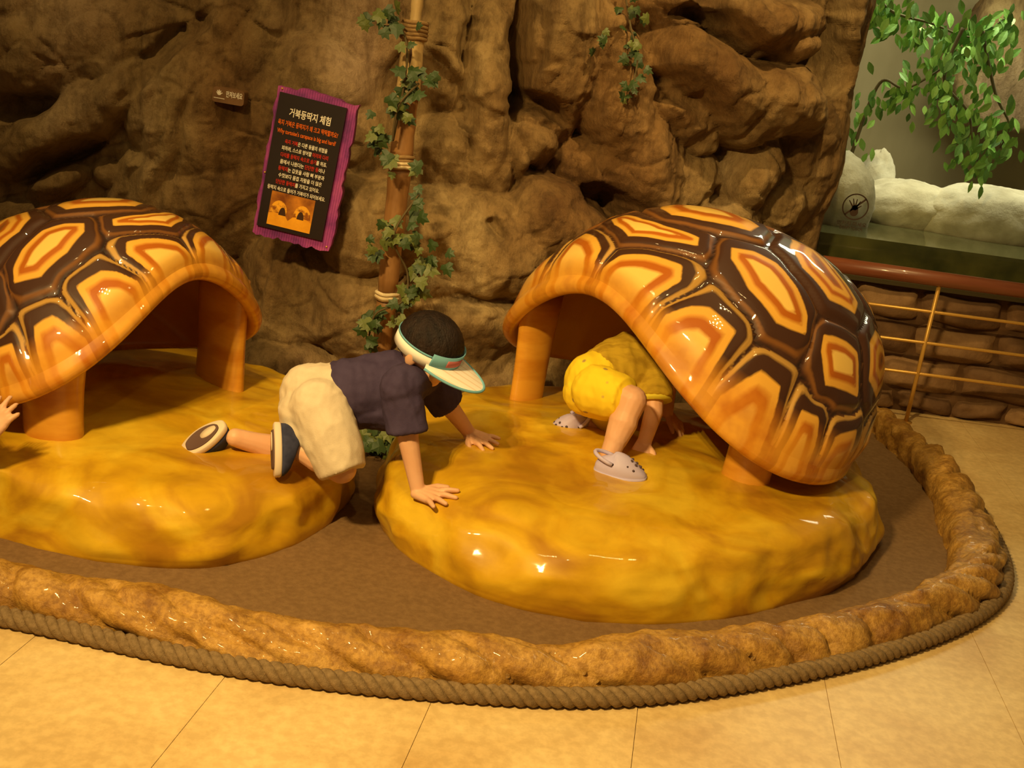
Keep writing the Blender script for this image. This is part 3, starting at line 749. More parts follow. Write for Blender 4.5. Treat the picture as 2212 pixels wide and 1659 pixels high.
def sneaker(root, heel, toe, sole_n, L):
    # shoe with its sole facing sole_n
    heel, toe = Vector(heel), Vector(toe); f = (toe - heel).normalized(); s = Vector(sole_n); s = (s - f * s.dot(f)).normalized()
    mm = frame_mat(heel, f, (-s).cross(f), -s)       # x to the toe, z away from the sole
    out = []
    for i in range(48):
        a = 2 * PI * (i + 0.5) / 48; x = 0.5 - 0.5 * math.cos(a); wd = 0.19 + 0.055 * math.sin(PI * x) + 0.035 * x
        out.append((x * L, math.copysign(abs(math.sin(a)) ** 0.62, math.sin(a)) * wd * L * 1.02))
    rings = [(0.0, 0.94), (0.02, 1.0), (0.10, 1.0), (0.125, 0.97)]
    def stack(rs, hz=None):
        V, n = [], len(out)
        for z, k in rs:
            for x, y in out: V.append(mm @ Vector(((x - 0.5 * L) * k + 0.5 * L, y * k, (hz(x / L, z) if hz else z) * L)))
        F = grid_faces(n, len(rs), True); F.append(tuple(range(n))[::-1]); F.append(tuple(range((len(rs) - 1) * n, len(rs) * n))); return V, F
    so = obj('shoe', stack(rings), M['sole'], root)
    up = stack([(0.0, 0.96), (0.25, 0.95), (0.55, 0.86), (0.85, 0.72), (1.0, 0.58)], lambda x, z: 0.12 + z * (0.36 - 0.22 * max(0, x - 0.25)))
    obj('upper', up, M['shoe'], so)
    obj('tread', stack([(-0.03, 0.66), (-0.035, 0.70), (0.01, 0.74)]), M['tread'], so)
    obj('heel_pad', xf(prism([(x * 0.34 + 0.18 * L, y * 0.34) for x, y in out], -0.042 * L, 0.0), mm), M['sole'], so)
def clog(root, heel, toe, up, L):
    heel, toe = Vector(heel), Vector(toe); f, l, u = local_frame(toe - heel, up); mm = frame_mat(heel, f, l, u)
    W = lambda x: (0.20 + 0.075 * math.sin(PI * min(1, max(0, x)) ** 1.3))
    def hz(x): return 0.44 - 0.10 * x if x < 0.35 else (0.47 - 0.26 * ((x - 0.35) / 0.65) ** 1.6)
    n, rows = 32, 14; V = []
    for j in range(rows + 1):                       # rings from the sole up over the vamp
        z = j / rows
        for i in range(n):
            a = 2 * PI * i / n; x = 0.5 - 0.5 * math.cos(a); y = math.copysign(abs(math.sin(a)) ** 0.6, math.sin(a)) * W(x)
            k = 1.0 if z < 0.25 else max(0.0, 1 - ((z - 0.25) / 0.75) ** 2.6)
            xx = (x - 0.5) * (0.96 + 0.04 * k if z < 0.25 else 0.25 + 0.75 * k) + 0.5
            yy = y * (1.0 if z < 0.25 else 0.2 + 0.8 * k)
            V.append(mm @ Vector((xx * L, yy * L, z * hz(xx) * L)))
    F = grid_faces(n, rows + 1, True); F.append(tuple(range(n))[::-1]); F.append(tuple(range(rows * n, (rows + 1) * n)))
    c = obj('clog', (V, F), M['clog'], root)
    for x, y, z in ((0.62, 0.20, 0.26), (0.72, 0.20, 0.22), (0.82, 0.17, 0.18), (0.91, 0.10, 0.15), (0.60, 0.12, 0.36), (0.69, 0.08, 0.34), (0.78, 0.05, 0.29), (0.68, -0.04, 0.35), (0.77, -0.06, 0.29), (0.86, 0.02, 0.24), (0.62, -0.18, 0.28), (0.74, -0.18, 0.22)):
        obj('hole', xf(sphere((x * L, y * L, z * L), (0.034 * L, 0.034 * L, 0.028 * L), 8, 6), mm), M['hole'], c)
    obj('sole', xf(prism([((0.5 - 0.51 * math.cos(2 * PI * i / 32)) * L, math.copysign(abs(math.sin(2 * PI * i / 32)) ** 0.6, math.sin(2 * PI * i / 32)) * (W(0.5 - 0.5 * math.cos(2 * PI * i / 32)) + 0.012) * L) for i in range(32)], -0.01 * L, 0.075 * L), mm), M['clog'], c)
    for q in (-1, 1):
        obj('rivet', xf(sphere((0.33 * L, q * 0.20 * L, 0.28 * L), (0.035 * L, 0.02 * L, 0.035 * L), 8, 6), mm), M['hole'], c)
    st = [(0.33 * L * math.cos(0), 0, 0)]
    pts = [mm @ Vector((0.33 * L - 0.36 * L * math.sin(PI * k / 12), 0.215 * L * math.cos(PI * k / 12), (0.28 + 0.12 * math.sin(PI * k / 12)) * L)) for k in range(13)]
    obj('strap', tube(pts, 0.040 * L, 8), M['clog'], c)

def boy():
    J = {}
    pel = at(688, 858, 3.03); wst = at(745, 838, 3.04); che = at(845, 835, 3.06); nek = at(893, 795, 3.07)
    hipR, hipL = at(690, 880, 2.96), at(680, 870, 3.11)
    knR, anR = at(738, 1012, 2.90), at(618, 958, 2.93)
    knL, anL = at(650, 985, 3.10), at(508, 945, 3.00)
    wrR = on_mound(903, 1062, topR, 0.022); wrL = on_mound(1016, 938, topR, 0.020)
    shR, elR = at(868, 838, 2.95), at(883, 955, (2.95 + wrR.y) / 2)
    shL, elL = at(915, 810, 3.17), at(972, 880, (3.17 + wrL.y) / 2)
    hc = at(930, 742, 3.06)
    f, l, u = local_frame((0.86, -0.30, -0.40), (0.30, -0.22, 0.9)); mh = frame_mat(hc, f, l, u)
    root = empty('person', (knR.x - 0.05, knR.y, 0.18)); inv = root.location.copy()
    tag(root, 'crawling boy in navy shirt, beige shorts and white and blue sun visor', 'person')
    def rel(me): me.transform(Matrix.Translation(-inv)); return me
    B = head_parts(mh)
    B += chain([che, nek, hc - u * 0.05 - f * 0.02], [0.066, 0.036, 0.042])
    B += chain([pel, wst, che], [0.074, 0.064, 0.068])
    B += chain([che, shR, elR, wrR], [0.05, 0.037, 0.029, 0.0205]) + chain([che, shL, elL, wrL], [0.05, 0.037, 0.029, 0.0205])
    B += chain([pel, hipR, knR, anR], [0.07, 0.064, 0.043, 0.027]) + chain([pel, hipL, knL, anL], [0.07, 0.064, 0.043, 0.027])
    B += chain([knR.lerp(anR, 0.2), knR.lerp(anR, 0.42), knR.lerp(anR, 0.7)], [0.036, 0.041, 0.032]) + chain([knL.lerp(anL, 0.2), knL.lerp(anL, 0.42), knL.lerp(anL, 0.7)], [0.036, 0.041, 0.032])
    hr = on_mound(960, 1078, topR, 0.010); B += hand(wrR, hr - wrR, (-0.15, -0.25, 1), 1, 0.36, 1.2, 0.12)
    hl = on_mound(1066, 962, topR, 0.010); B += hand(wrL, hl - wrL, (-0.1, -0.3, 1), -1, 0.24, 1.15, 0.12)
    link('body', rel(remeshed(B, 0.0032, 3)), M['skin'], root)
    # shirt
    S = []
    S += [tube([at(705, 858, 3.03), at(745, 848, 3.04), at(800, 842, 3.05), at(850, 838, 3.06), at(884, 812, 3.07)], [0.088, 0.096, 0.092, 0.084, 0.056], 20)]
    S += chain([shR, shL], [0.058, 0.054]) + chain([che, che.lerp(nek, 0.55)], [0.082, 0.055])
    S += [tube([shR, shR.lerp(elR, 0.45), shR.lerp(elR, 0.80)], [0.050, 0.056, 0.058], 18), tube([shL, shL.lerp(elL, 0.5), shL.lerp(elL, 0.85)], [0.048, 0.052, 0.054], 18)]
    S += chain([at(760, 880, 3.03), at(840, 885, 3.03)], [0.062, 0.062])
    S += chain([at(705, 815, 3.04), at(790, 800, 3.06), at(850, 790, 3.08)], [0.034, 0.042, 0.045])
    sh = link('shirt', rel(remeshed(S, 0.005, 6, 0.5, 0.0055)), M['navy'], root)
    # shorts
    T = chain([at(672, 850, 3.03), at(715, 850, 3.03)], [0.090, 0.088]) + chain([at(660, 888, 2.99), at(700, 895, 2.98)], [0.078, 0.078])
    T += [tube([hipR, hipR.lerp(knR, 0.5), hipR.lerp(knR, 0.8), hipR.lerp(knR, 1.06)], [0.084, 0.082, 0.076, 0.066], 20), tube([hipL, hipL.lerp(knL, 0.5), hipL.lerp(knL, 0.85)], [0.080, 0.074, 0.066], 20)]
    T += chain([hipR, hipR.lerp(knR, 0.5)], [0.085, 0.081]) + chain([hipL, hipL.lerp(knL, 0.4)], [0.083, 0.076]) + chain([hipR.lerp(knR, 0.4), hipR.lerp(knR, 0.7)], [0.076, 0.072]) + chain([at(640, 905, 2.98), at(672, 935, 2.94)], [0.050, 0.055])
    link('shorts', rel(remeshed(T, 0.005, 5, 0.5, 0.0045)), M['beige'], root)
    mi = Matrix.Translation(-inv) @ mh
    obj('hair', hair_cap(mi), M['hair'], root)
    eyes(root, mi)
    # visor: strap round the head, taller blue front, printed brim with a blue edge
    def ringstrip(a0, a1, z0, z1, k, n=40):
        V = []
        for i in range(n + 1):
            p = a0 + (a1 - a0) * i / n
            for kk, z in ((k, z0), (k + 0.03, z0), (k + 0.03, z1), (k, z1)):
                V.append(mi @ Vector((0.094 * kk * math.cos(p), 0.080 * kk * math.sin(p), z + 0.006 * math.cos(p))))
        return V, [f for f in grid_faces(4, n + 1, True)] + [(3, 2, 1, 0), tuple(range(n * 4, n * 4 + 4))]
    vis = obj('visor', ringstrip(R_(52), R_(308), -0.028, 0.008, 1.06), M['white'], root)
    obj('front_band', ringstrip(R_(-62), R_(62), -0.022, 0.022, 1.075), M['blue'], vis)
    obj('strap_edge', ringstrip(R_(60), R_(300), 0.006, 0.012, 1.07), M['blue'], vis)
    obj('print', ringstrip(R_(-34), R_(2), -0.010, 0.012, 1.09, 12), M['redink'], vis)
    n, rows = 28, 10; V = []
    edge = []
    for lay in (0.002, -0.002):
        for j in range(rows + 1):
            t = j / rows
            for i in range(n + 1):
                p = R_(-66 + 132 * i / n); ext = 0.098 * (math.cos(p * 1.36) ** 0.6 if abs(p * 1.36) < PI / 2 else 0)
                x0, y0 = 0.094 * 1.09 * math.cos(p), 0.080 * 1.09 * math.sin(p)
                x = x0 + ext * t; y = y0 * (1 + 0.10 * t)
                q = mi @ Vector((x, y, -0.016 - 0.10 * ext * t - 1.6 * y * y * t + lay)); V.append(q)
                if j == rows and lay > 0: edge.append(q)
    nn = (rows + 1) * (n + 1)
    F = grid_faces(n + 1, rows + 1) + [f[::-1] for f in grid_faces(n + 1, rows + 1, off=nn)]
    obj('brim', (V, F), M['brim'], vis)
    obj('brim_edge', tube(edge, 0.0042, 8), M['blue'], vis)
    # shoes
    sneaker(root, at(590, 912, 2.92) - inv, at(592, 1040, 2.84) - inv, (-0.95, -0.25, 0.10), 0.155)
    sneaker(root, at(484, 912, 2.99) - inv, at(402, 968, 2.96) - inv, (-0.35, -0.60, 0.75), 0.150)
    return root
boy()

def squatting_child():
    pel = at(1292, 832, 3.46); che = at(1400, 770, 3.58); nek = at(1462, 745, 3.66); hc = at(1525, 745, 3.72)
    hipR, hipL = at(1290, 845, 3.38), at(1292, 835, 3.54)
    knR, anR = at(1366, 865, 3.30), at(1316, 984, 3.235)
    knL, anL = at(1345, 940, 3.58), at(1268, 915, 3.56)
    shR, elR, wrR = at(1410, 800, 3.50), at(1412, 890, 3.43), at(1392, 955, 3.39)
    shL, elL, wrL = at(1450, 790, 3.70), at(1440, 850, 3.66), at(1440, 890, 3.62)
    f, l, u = local_frame((0.80, 0.35, -0.30), (0.3, 0.1, 0.9)); mh = frame_mat(hc, f, l, u)
    root = empty('person', (knL.x, knL.y, 0.21)); inv = root.location.copy()
    tag(root, 'child in yellow shorts and lavender clogs crouching under the larger shell', 'person')
    def rel(me): me.transform(Matrix.Translation(-inv)); return me
    B = head_parts(mh) + chain([che, nek, hc - u * 0.05 - f * 0.02], [0.062, 0.036, 0.042]) + chain([pel, che], [0.074, 0.066])
    B += chain([che, shR, elR, wrR], [0.05, 0.038, 0.031, 0.023]) + chain([che, shL, elL, wrL], [0.05, 0.038, 0.031, 0.023])
    B += chain([pel, hipR, knR, anR], [0.07, 0.060, 0.046, 0.030]) + chain([pel, hipL, knL, anL], [0.07, 0.060, 0.046, 0.030])
    B += chain([knR.lerp(anR, 0.2), knR.lerp(anR, 0.40), knR.lerp(anR, 0.7)], [0.040, 0.046, 0.037])
    B += chain([anR, at(1330, 1004, 3.23), at(1365, 1014, 3.22)], [0.028, 0.026, 0.020])
    hr = atz(1378, 990, 0.225); B += hand(wrR, hr - wrR, (-0.1, -0.5, 0.9), 1, 0.25, 1.1) + hand(wrL, Vector((0.05, 0.0, -0.05)), (0.3, -0.3, 1), -1, 0.2, 1.1)
    link('body', rel(remeshed(B, 0.0034, 3)), M['skin'], root)
    T = chain([at(1278, 822, 3.46), at(1306, 812, 3.48)], [0.088, 0.088]) + chain([at(1268, 848, 3.44), at(1300, 855, 3.42)], [0.078, 0.078])
    T += [tube([hipR, hipR.lerp(knR, 0.45), hipR.lerp(knR, 0.80)], [0.076, 0.074, 0.066], 20), tube([hipL, hipL.lerp(knL, 0.4), hipL.lerp(knL, 0.8)], [0.074, 0.072, 0.066], 20)]
    T += chain([hipR, hipR.lerp(knR, 0.45)], [0.082, 0.075]) + chain([hipL, hipL.lerp(knL, 0.4)], [0.080, 0.073])
    link('shorts', rel(remeshed(T, 0.005, 5, 0.5, 0.004)), M['yellow'], root)
    S = [tube([at(1300, 815, 3.48), at(1340, 795, 3.52), at(1400, 768, 3.58), at(1445, 750, 3.63)], [0.092, 0.104, 0.098, 0.066], 20)] + chain([shR, shL], [0.052, 0.052])
    S += [tube([shR, shR.lerp(elR, 0.4), shR.lerp(elR, 0.66)], [0.050, 0.058, 0.062], 18), tube([shL, shL.lerp(elL, 0.5), shL.lerp(elL, 0.7)], [0.05, 0.054, 0.056], 18)]
    link('shirt', rel(remeshed(S, 0.005, 6, 0.5, 0.005)), M['mustard'], root)
    a, b = shR.lerp(elR, 0.66), shR.lerp(elR, 0.74)
    obj('sleeve_hem', tube([a - inv, b - inv], [0.060, 0.061], 20, True), M['ygreen'], root)
    mi = Matrix.Translation(-inv) @ mh
    obj('hair', hair_cap(mi), M['hair'], root); eyes(root, mi)
    clog(root, atz(1283, 1016, 0.228) - inv, atz(1390, 1036, 0.228) - inv, (0.05, -0.1, 1), 0.158)
    clog(root, at(1270, 912, 3.56) - inv, at(1204, 938, 3.52) - inv, (-0.45, -0.75, 0.62), 0.150)
squatting_child()

def reaching_child():
    bx, by = -1.80, 2.545
    V_ = lambda x, y, z: Vector((bx + x, by + y, z))
    root = empty('person', (bx, by, 0.006)); inv = root.location.copy()
    tag(root, 'child at the left edge reaching a bare arm to the smaller shell', 'person')
    def rel(me): me.transform(Matrix.Translation(-inv)); return me
    pel, che, nek, hc = V_(0, 0, 0.50), V_(0.05, 0, 0.70), V_(0.07, 0, 0.79), V_(0.10, 0, 0.90)
    wr = at(-30, 945, 2.62); el = V_(0.30, 0.05, 0.56); hd = at(16, 880, 2.66)
    f, l, u = local_frame((0.95, 0.2, -0.2), (0, 0, 1)); mh = frame_mat(hc, f, l, u)
    B = head_parts(mh) + chain([che, nek, hc - u * 0.06], [0.06, 0.034, 0.04]) + chain([pel, che], [0.075, 0.07])
    B += chain([che, V_(0.07, -0.11, 0.74), V_(0.10, -0.14, 0.58), V_(0.14, -0.13, 0.45)], [0.045, 0.036, 0.028, 0.021])
    B += chain([che, V_(0.09, 0.10, 0.74), el, wr], [0.045, 0.038, 0.032, 0.026]) + hand(wr, hd - wr, (-0.1, -0.8, 0.6), 1, 0.2, 1.15)
    for q in (-1, 1): B += chain([pel, V_(0, q * 0.055, 0.47), V_(0.02, q * 0.06, 0.27), V_(-0.01, q * 0.06, 0.065)], [0.065, 0.06, 0.045, 0.03])
    B += hand(V_(0.14, -0.13, 0.45), (0.1, 0, -1), (0, -1, 0), 1, 0.12, 1.1)
    link('body', rel(remeshed(B, 0.0045, 3)), M['skin'], root)
    S = [tube([V_(0, 0, 0.47), V_(0.02, 0, 0.58), V_(0.05, 0, 0.70), V_(0.065, 0, 0.77)], [0.098, 0.095, 0.09, 0.055], 20)] + chain([V_(0.07, -0.10, 0.735), V_(0.09, 0.095, 0.735)], [0.05, 0.05])
    S += [tube([V_(0.07, -0.11, 0.74), V_(0.09, -0.13, 0.64)], [0.05, 0.055], 16), tube([V_(0.09, 0.10, 0.74), V_(0.18, 0.08, 0.665)], [0.05, 0.055], 16)]
    link('shirt', rel(remeshed(S, 0.006, 5)), M['white'], root)
    T = chain([V_(0, 0, 0.49), V_(0, 0, 0.45)], [0.092, 0.092])
    for q in (-1, 1): T += [tube([V_(0, q * 0.055, 0.47), V_(0.015, q * 0.06, 0.30)], [0.075, 0.072], 18)]
    link('shorts', rel(remeshed(T, 0.006, 5)), M['navy'], root)
    mi = Matrix.Translation(-inv) @ mh
    obj('hair', hair_cap(mi), M['hair'], root); eyes(root, mi)
    for q in (-1, 1): sneaker(root, V_(-0.05, q * 0.06, 0.010) - inv, V_(0.11, q * 0.065, 0.010) - inv, (0, 0, -1), 0.16)
reaching_child()

# ------------------------------------------------------------------ signs on the rock
def text_mesh(s, size):
    c = bpy.data.curves.new('t', 'FONT'); c.body = s; c.size = size; c.resolution_u = 2; c.offset = size * 0.018
    o = bpy.data.objects.new('t', c); COL.objects.link(o)
    dg = bpy.context.evaluated_depsgraph_get(); me = bpy.data.meshes.new_from_object(o.evaluated_get(dg))
    bpy.data.objects.remove(o); bpy.data.curves.remove(c)
    xs = [v.co.x for v in me.vertices]
    return me, (min(xs) if xs else 0), (max(xs) if xs else 0)
def text_line(root, segs, cx, cy, size, width, z, thick=1.0):
    # segs: (text, material key); the whole line is centred on cx and fitted to width
    x = 0; items = []
    for s, mk in segs:
        lead = len(s) - len(s.lstrip(' ')); trail = len(s) - len(s.rstrip(' '))
        x += lead * size * 0.25
        me, a, b = text_mesh(s.strip(), size)
        items.append((me, x - a, mk)); x += (b - a) + size * 0.06 + trail * size * 0.25
    k = width / x
    for me, x0, mk in items:
        me.transform(Matrix.Translation((x0, 0, 0))); me.transform(Matrix.Diagonal((k, 1, 1, 1))); me.transform(Matrix.Translation((cx - width / 2, cy, z)))
        link('lettering', me, M[mk], root, False)
def plane_frame(c, tl, tr, bl):
    x = (tr - tl).normalized(); y = tl - bl; y = (y - x * y.dot(x)).normalized(); return frame_mat(c, x, y, x.cross(y))
def info_sign():
    yc = 4.13
    tl, tr, br, bl = at(609, 205, yc), at(758, 229, yc), at(690, 519, yc), at(553, 483, yc)
    c = (tl + tr + br + bl) / 4; W = ((tr - tl).length + (br - bl).length) / 2; H = ((tl - bl).length + (tr - br).length) / 2
    root = empty('information_sign')
    ex = (tr - tl + br - bl).normalized(); ey = (tl - bl + tr - br).normalized(); sk_ = ex.dot(ey) / 2; ex, ey = (ex - ey * sk_).normalized(), (ey - ex * sk_).normalized()
    root.matrix_world = frame_mat(c, ex, ey, ex.cross(ey))
    tag(root, 'black printed tortoise notice on a ragged purple board fixed to the rock', 'sign')
    random.seed(4)
    out = []
    w2, h2 = W / 2, H / 2
    for k in range(18): out.append((-w2 - 0.012 + (2 * w2 + 0.045) * k / 18, h2 + 0.026 - 0.010 * (k / 18) + (0.006 if 4 < k < 15 else -0.006) + random.uniform(-0.003, 0.003)))
    for k in range(24): out.append((w2 + 0.036 + random.uniform(-0.005, 0.005), h2 + 0.02 - (2 * h2 + 0.055) * k / 24))
    for k in range(18): out.append((w2 + 0.03 - (2 * w2 + 0.045) * k / 18, -h2 - 0.036 + random.uniform(-0.007, 0.007)))
    for k in range(24): out.append((-w2 - 0.014 + random.uniform(-0.004, 0.004), -h2 - 0.03 + (2 * h2 + 0.055) * k / 24))
    obj('board', prism(out[::-1], -0.045, 0.0), M['purple'], root, False)
    pan = obj('panel', box((0, 0, 0.006), (W, H, 0.012)), M['black'], root, False)
    z = 0.0135; s = H
    Wh, O, Rd = 'ink_white', 'ink_orange', 'ink_red'
    def ln(segs, y, size, wd, cx=0.0): text_line(pan, segs, cx * W, (0.5 - y) * H, size * H, wd * W, z)
    ln([('거북등딱지 체험', Wh)], 0.150, 0.068, 0.62)
    ln([('육지 거북은 등딱지가 왜 크고 딱딱할까요?', O)], 0.225, 0.044, 0.90)
    ln([("Why tortoise's carapace is big and hard?", O)], 0.285, 0.044, 0.88)
    ln([('육지 거북', Rd), ('은 다른 동물의 위협을', Wh)], 0.352, 0.036, 0.64, 0.02)
    ln([('피하려, 스스로 방어할 ', Wh), ('머리와 다리', Rd)], 0.402, 0.036, 0.70, 0.02)
    ln([('다리를 등딱지 속으로 숨기', Rd), ('를 하죠.', Wh)], 0.452, 0.036, 0.70, 0.02)
    ln([('몸에서 나왔다는 ', Wh), ('단단한 등', Rd), ('이나', Wh)], 0.502, 0.036, 0.68, 0.02)
    ln([('등딱지', Rd), ('는 갑옷을 사람 뼈 부분과', Wh)], 0.552, 0.036, 0.70, 0.02)
    ln([('수컷보다 몸집 자람을 더 많은', Wh)], 0.602, 0.036, 0.66, 0.02)
    ln([('단단한 등딱지', Rd), ('를 가지고 있어요.', Wh)], 0.652, 0.036, 0.66, 0.0)
    ln([('등딱지 속으로 들어가 거북이가 되어보세요.', Wh)], 0.704, 0.036, 0.88, 0.0)
    px0, px1, py0, py1 = -0.36 * W, 0.30 * W, -0.47 * H, -0.215 * H
    pic = obj('picture', prism([(px0, py0), (px1, py0), (px1, py1), (px0, py1)], 0.012, 0.0132), M['pic_bg'], pan, False)
    def pp(poly, mk, dz): obj('print', prism([(px0 + (px1 - px0) * x, py0 + (py1 - py0) * y) for x, y in poly], 0.0132, 0.0132 + dz), M[mk], pan, False)
    pp([(0, 0), (1, 0), (1, 0.30), (0.80, 0.42), (0.56, 0.36), (0.46, 0.22), (0.38, 0.36), (0.18, 0.42), (0, 0.34)], 'pic_mound', 0.0003)
    for cx in (0.22, 0.76):
        pp([(cx + 0.20 * math.cos(PI * k / 12), 0.38 + 0.38 * math.sin(PI * k / 12)) for k in range(13)], 'pic_shell', 0.0005)
        pp([(cx + (0.09 if cx < 0.5 else -0.03) + 0.08 * math.cos(PI * k / 8), 0.34 + 0.24 * math.sin(PI * k / 8)) for k in range(9)], 'pic_dark', 0.0007)
    for x, y in ((-w2 + 0.004, h2 + 0.012), (-w2 - 0.006, -0.05), (w2 + 0.02, -h2 - 0.02)):
        obj('screw', xf(sphere((0, 0, 0), (0.004, 0.004, 0.003), 8, 6), Matrix.Translation((x, y, 0.001))), M['brass'], root)
info_sign()
def plaque():
    yc = min(4.40, min(on_wall(465, 205, 4.35).y, on_wall(494, 208, 4.35).y, on_wall(525, 212, 4.35).y) - 0.012)
    tl, tr, bl = at(461, 188, yc), at(529, 200, yc), at(458, 218, yc); c = at(494, 208, yc - 0.005)
    W, H = (tr - tl).length, (tl - bl).length + 0.004
    root = empty('plaque'); root.matrix_world = plane_frame(c, tl, tr, bl)
    tag(root, 'small brown plaque with a hand icon beside the purple notice', 'plaque')
    def rr(w, h, r): return [(sx * (w / 2 - r) + r * math.cos(a), sy * (h / 2 - r) + r * math.sin(a)) for sx, sy, a0 in ((1, 1, 0), (-1, 1, 90), (-1, -1, 180), (1, -1, 270)) for a in [R_(a0 + q) for q in (0, 30, 60, 90)]]
    obj('backing', prism(rr(W, H, 0.011), -0.05, 0.006), M['plaque'], root, False)
    text_line(root, [('만져보세요', 'ink_white')], W * 0.19, H * -0.04, H * 0.46, W * 0.52, 0.0066)
    hp = [xf(sphere((0, 0, 0), (0.010, 0.009, 0.0008), 14, 6), Matrix.Identity(4))]
    for k, a in enumerate((150, 118, 92, 66, 20)):
        L = (0.016, 0.021, 0.023, 0.020, 0.017)[k]
        hp.append(tube([Vector((0, 0, 0)), Vector((math.cos(R_(a)) * L, math.sin(R_(a)) * L, 0))], [0.003, 0.0022], 8))
    hp = [xf(p, Matrix.Translation((-W * 0.29, H * 0.08, 0.0066)) @ Matrix.Diagonal((0.8, 0.62, 0.2, 1))) for p in hp]
    obj('hand_icon', join(*hp), M['ink_white'], root, False)
    obj('underline', box((-W * 0.28, -H * 0.22, 0.0064), (W * 0.34, 0.0022, 0.0008)), M['ink_white'], root, False)
plaque()

# ------------------------------------------------------------------ pole with bindings
def pole():
    Y = 4.06
    top, bot = at(908, -60, Y + 0.02), at(826, 760, Y); base = Vector((bot.x - 0.005, Y, 0.006))
    root = empty('bamboo_pole', base); tag(root, 'slender brown bamboo pole bound with twine in front of the rock', 'pole')
    P = lambda t: top.lerp(base, t) - base
    zt = lambda py: (top.z - at(870, py, Y).z) / (top.z - base.z)
    def seg(name, a, b, ra, rb, mk, n=8): return obj(name, tube([P(a + (b - a) * k / n) for k in range(n + 1)], [ra + (rb - ra) * k / n + 0.0015 * math.sin(k * 2.1) for k in range(n + 1)], 18), M[mk], root)
    seg('cane', zt(-60), zt(70), 0.020, 0.021, 'bamboo_pale'); sp = seg('cane', zt(66), zt(204), 0.038, 0.042, 'bamboo_pale')
    seg('cane', zt(200), zt(346), 0.038, 0.041, 'bamboo'); seg('cane', zt(352), zt(640), 0.042, 0.036, 'bamboo'); seg('cane', zt(640), 1.0, 0.036, 0.034, 'bamboo')
    for py, r, k, mk in ((45, 0.043, 5, 'twine_dark'), (198, 0.043, 2, 'twine'), (338, 0.044, 2, 'twine_dark'), (352, 0.045, 2, 'twine'), (362, 0.044, 1, 'twine_dark'), (638, 0.040, 2, 'twine'), (650, 0.039, 1, 'twine_dark')):
        for i in range(k):
            c = P(zt(py + i * 8.5)); pts = [c + Vector((r * math.cos(2 * PI * q / 24), r * math.sin(2 * PI * q / 24), 0.0015 * math.sin(q))) for q in range(25)]
            obj('binding', tube(pts, 0.0075, 8, False), M[mk], root)
    c = P(zt(115)); obj('split', tube([c + Vector((0.0, -0.0385, 0.03)), c + Vector((0.002, -0.0405, 0)), c + Vector((0, -0.0400, -0.05))], [0.001, 0.004, 0.001], 8), M['pic_dark'], root)
    return top, base
ptop, pbase = pole()

# ------------------------------------------------------------------ foliage
def ivy_leaf_mesh(k):
    pts = [(0, 0), (0.30, -0.06), (0.52, 0.16), (0.34, 0.34), (0.42, 0.62), (0.20, 0.62), (0.0, 1.0), (-0.20, 0.62), (-0.42, 0.62), (-0.34, 0.34), (-0.52, 0.16), (-0.30, -0.06)]
    V = [(0, 0.36, 0.05)] + [(x, y, -0.10 * abs(x) - 0.06 * y * y) for x, y in pts]
    F = [(0, i + 1, (i + 1) % len(pts) + 1) for i in range(len(pts))]
    me = mesh('leaf', V, F); me.materials.append(M['ivy'][k]); return me
def long_leaf_mesh(k):
    V, F = [], []
    prof = [(0, 0.02), (0.2, 0.17), (0.45, 0.25), (0.7, 0.19), (0.9, 0.07), (1.0, 0.0)]
    for y, wd in prof:
        z = -0.16 * y * y
        V += [(-wd, y, z + 0.05 * wd), (0, y, z - 0.02), (wd, y, z + 0.05 * wd)]
    for i in range(len(prof) - 1):
        a = i * 3; F += [(a, a + 1, a + 4, a + 3), (a + 1, a + 2, a + 5, a + 4)]
    me = mesh('leaf', V, F); me.materials.append(M['leafy'][k]); return me
IVY = [ivy_leaf_mesh(k) for k in range(3)]; LONG = [long_leaf_mesh(k) for k in range(3)]
def put_leaf(root, meshes, p, d, n, size, rnd):
    d = Vector(d).normalized(); n = Vector(n); n = (n - d * n.dot(d)).normalized(); x = d.cross(n)
    o = bpy.data.objects.new('leaf', rnd.choice(meshes)); COL.objects.link(o); o.parent = root
    m = frame_mat(Vector(p) - root.location, x * size, d * size, n * size); o.matrix_local = m
def vine(label, path, clumps, leafsize, seed, meshes=IVY, group=None, name='ivy_vine', stem=0.004):
    # path: stem points in the world; clumps: (centre, spread, count)
    rnd = random.Random(seed); root = empty(name, path[-1] if path[-1].z < path[0].z else path[0]); tag(root, label, 'ivy', group)
    obj('stem', tube([p - root.location for p in spline(path, 8)], stem, 6), M['stem'], root)
    for c, (sx, sz), n in clumps:
        for _ in range(n):
            p = c + Vector((rnd.gauss(0, sx), rnd.uniform(-0.05, 0.03), rnd.gauss(0, sz)))
            put_leaf(root, meshes, p, (rnd.uniform(-1, 1), rnd.uniform(-0.5, 0.1), rnd.uniform(-1, 0.3)), (rnd.uniform(-0.5, 0.5), -1, rnd.uniform(0.0, 0.9)), leafsize * rnd.uniform(0.7, 1.25), rnd)
Yv = 3.98
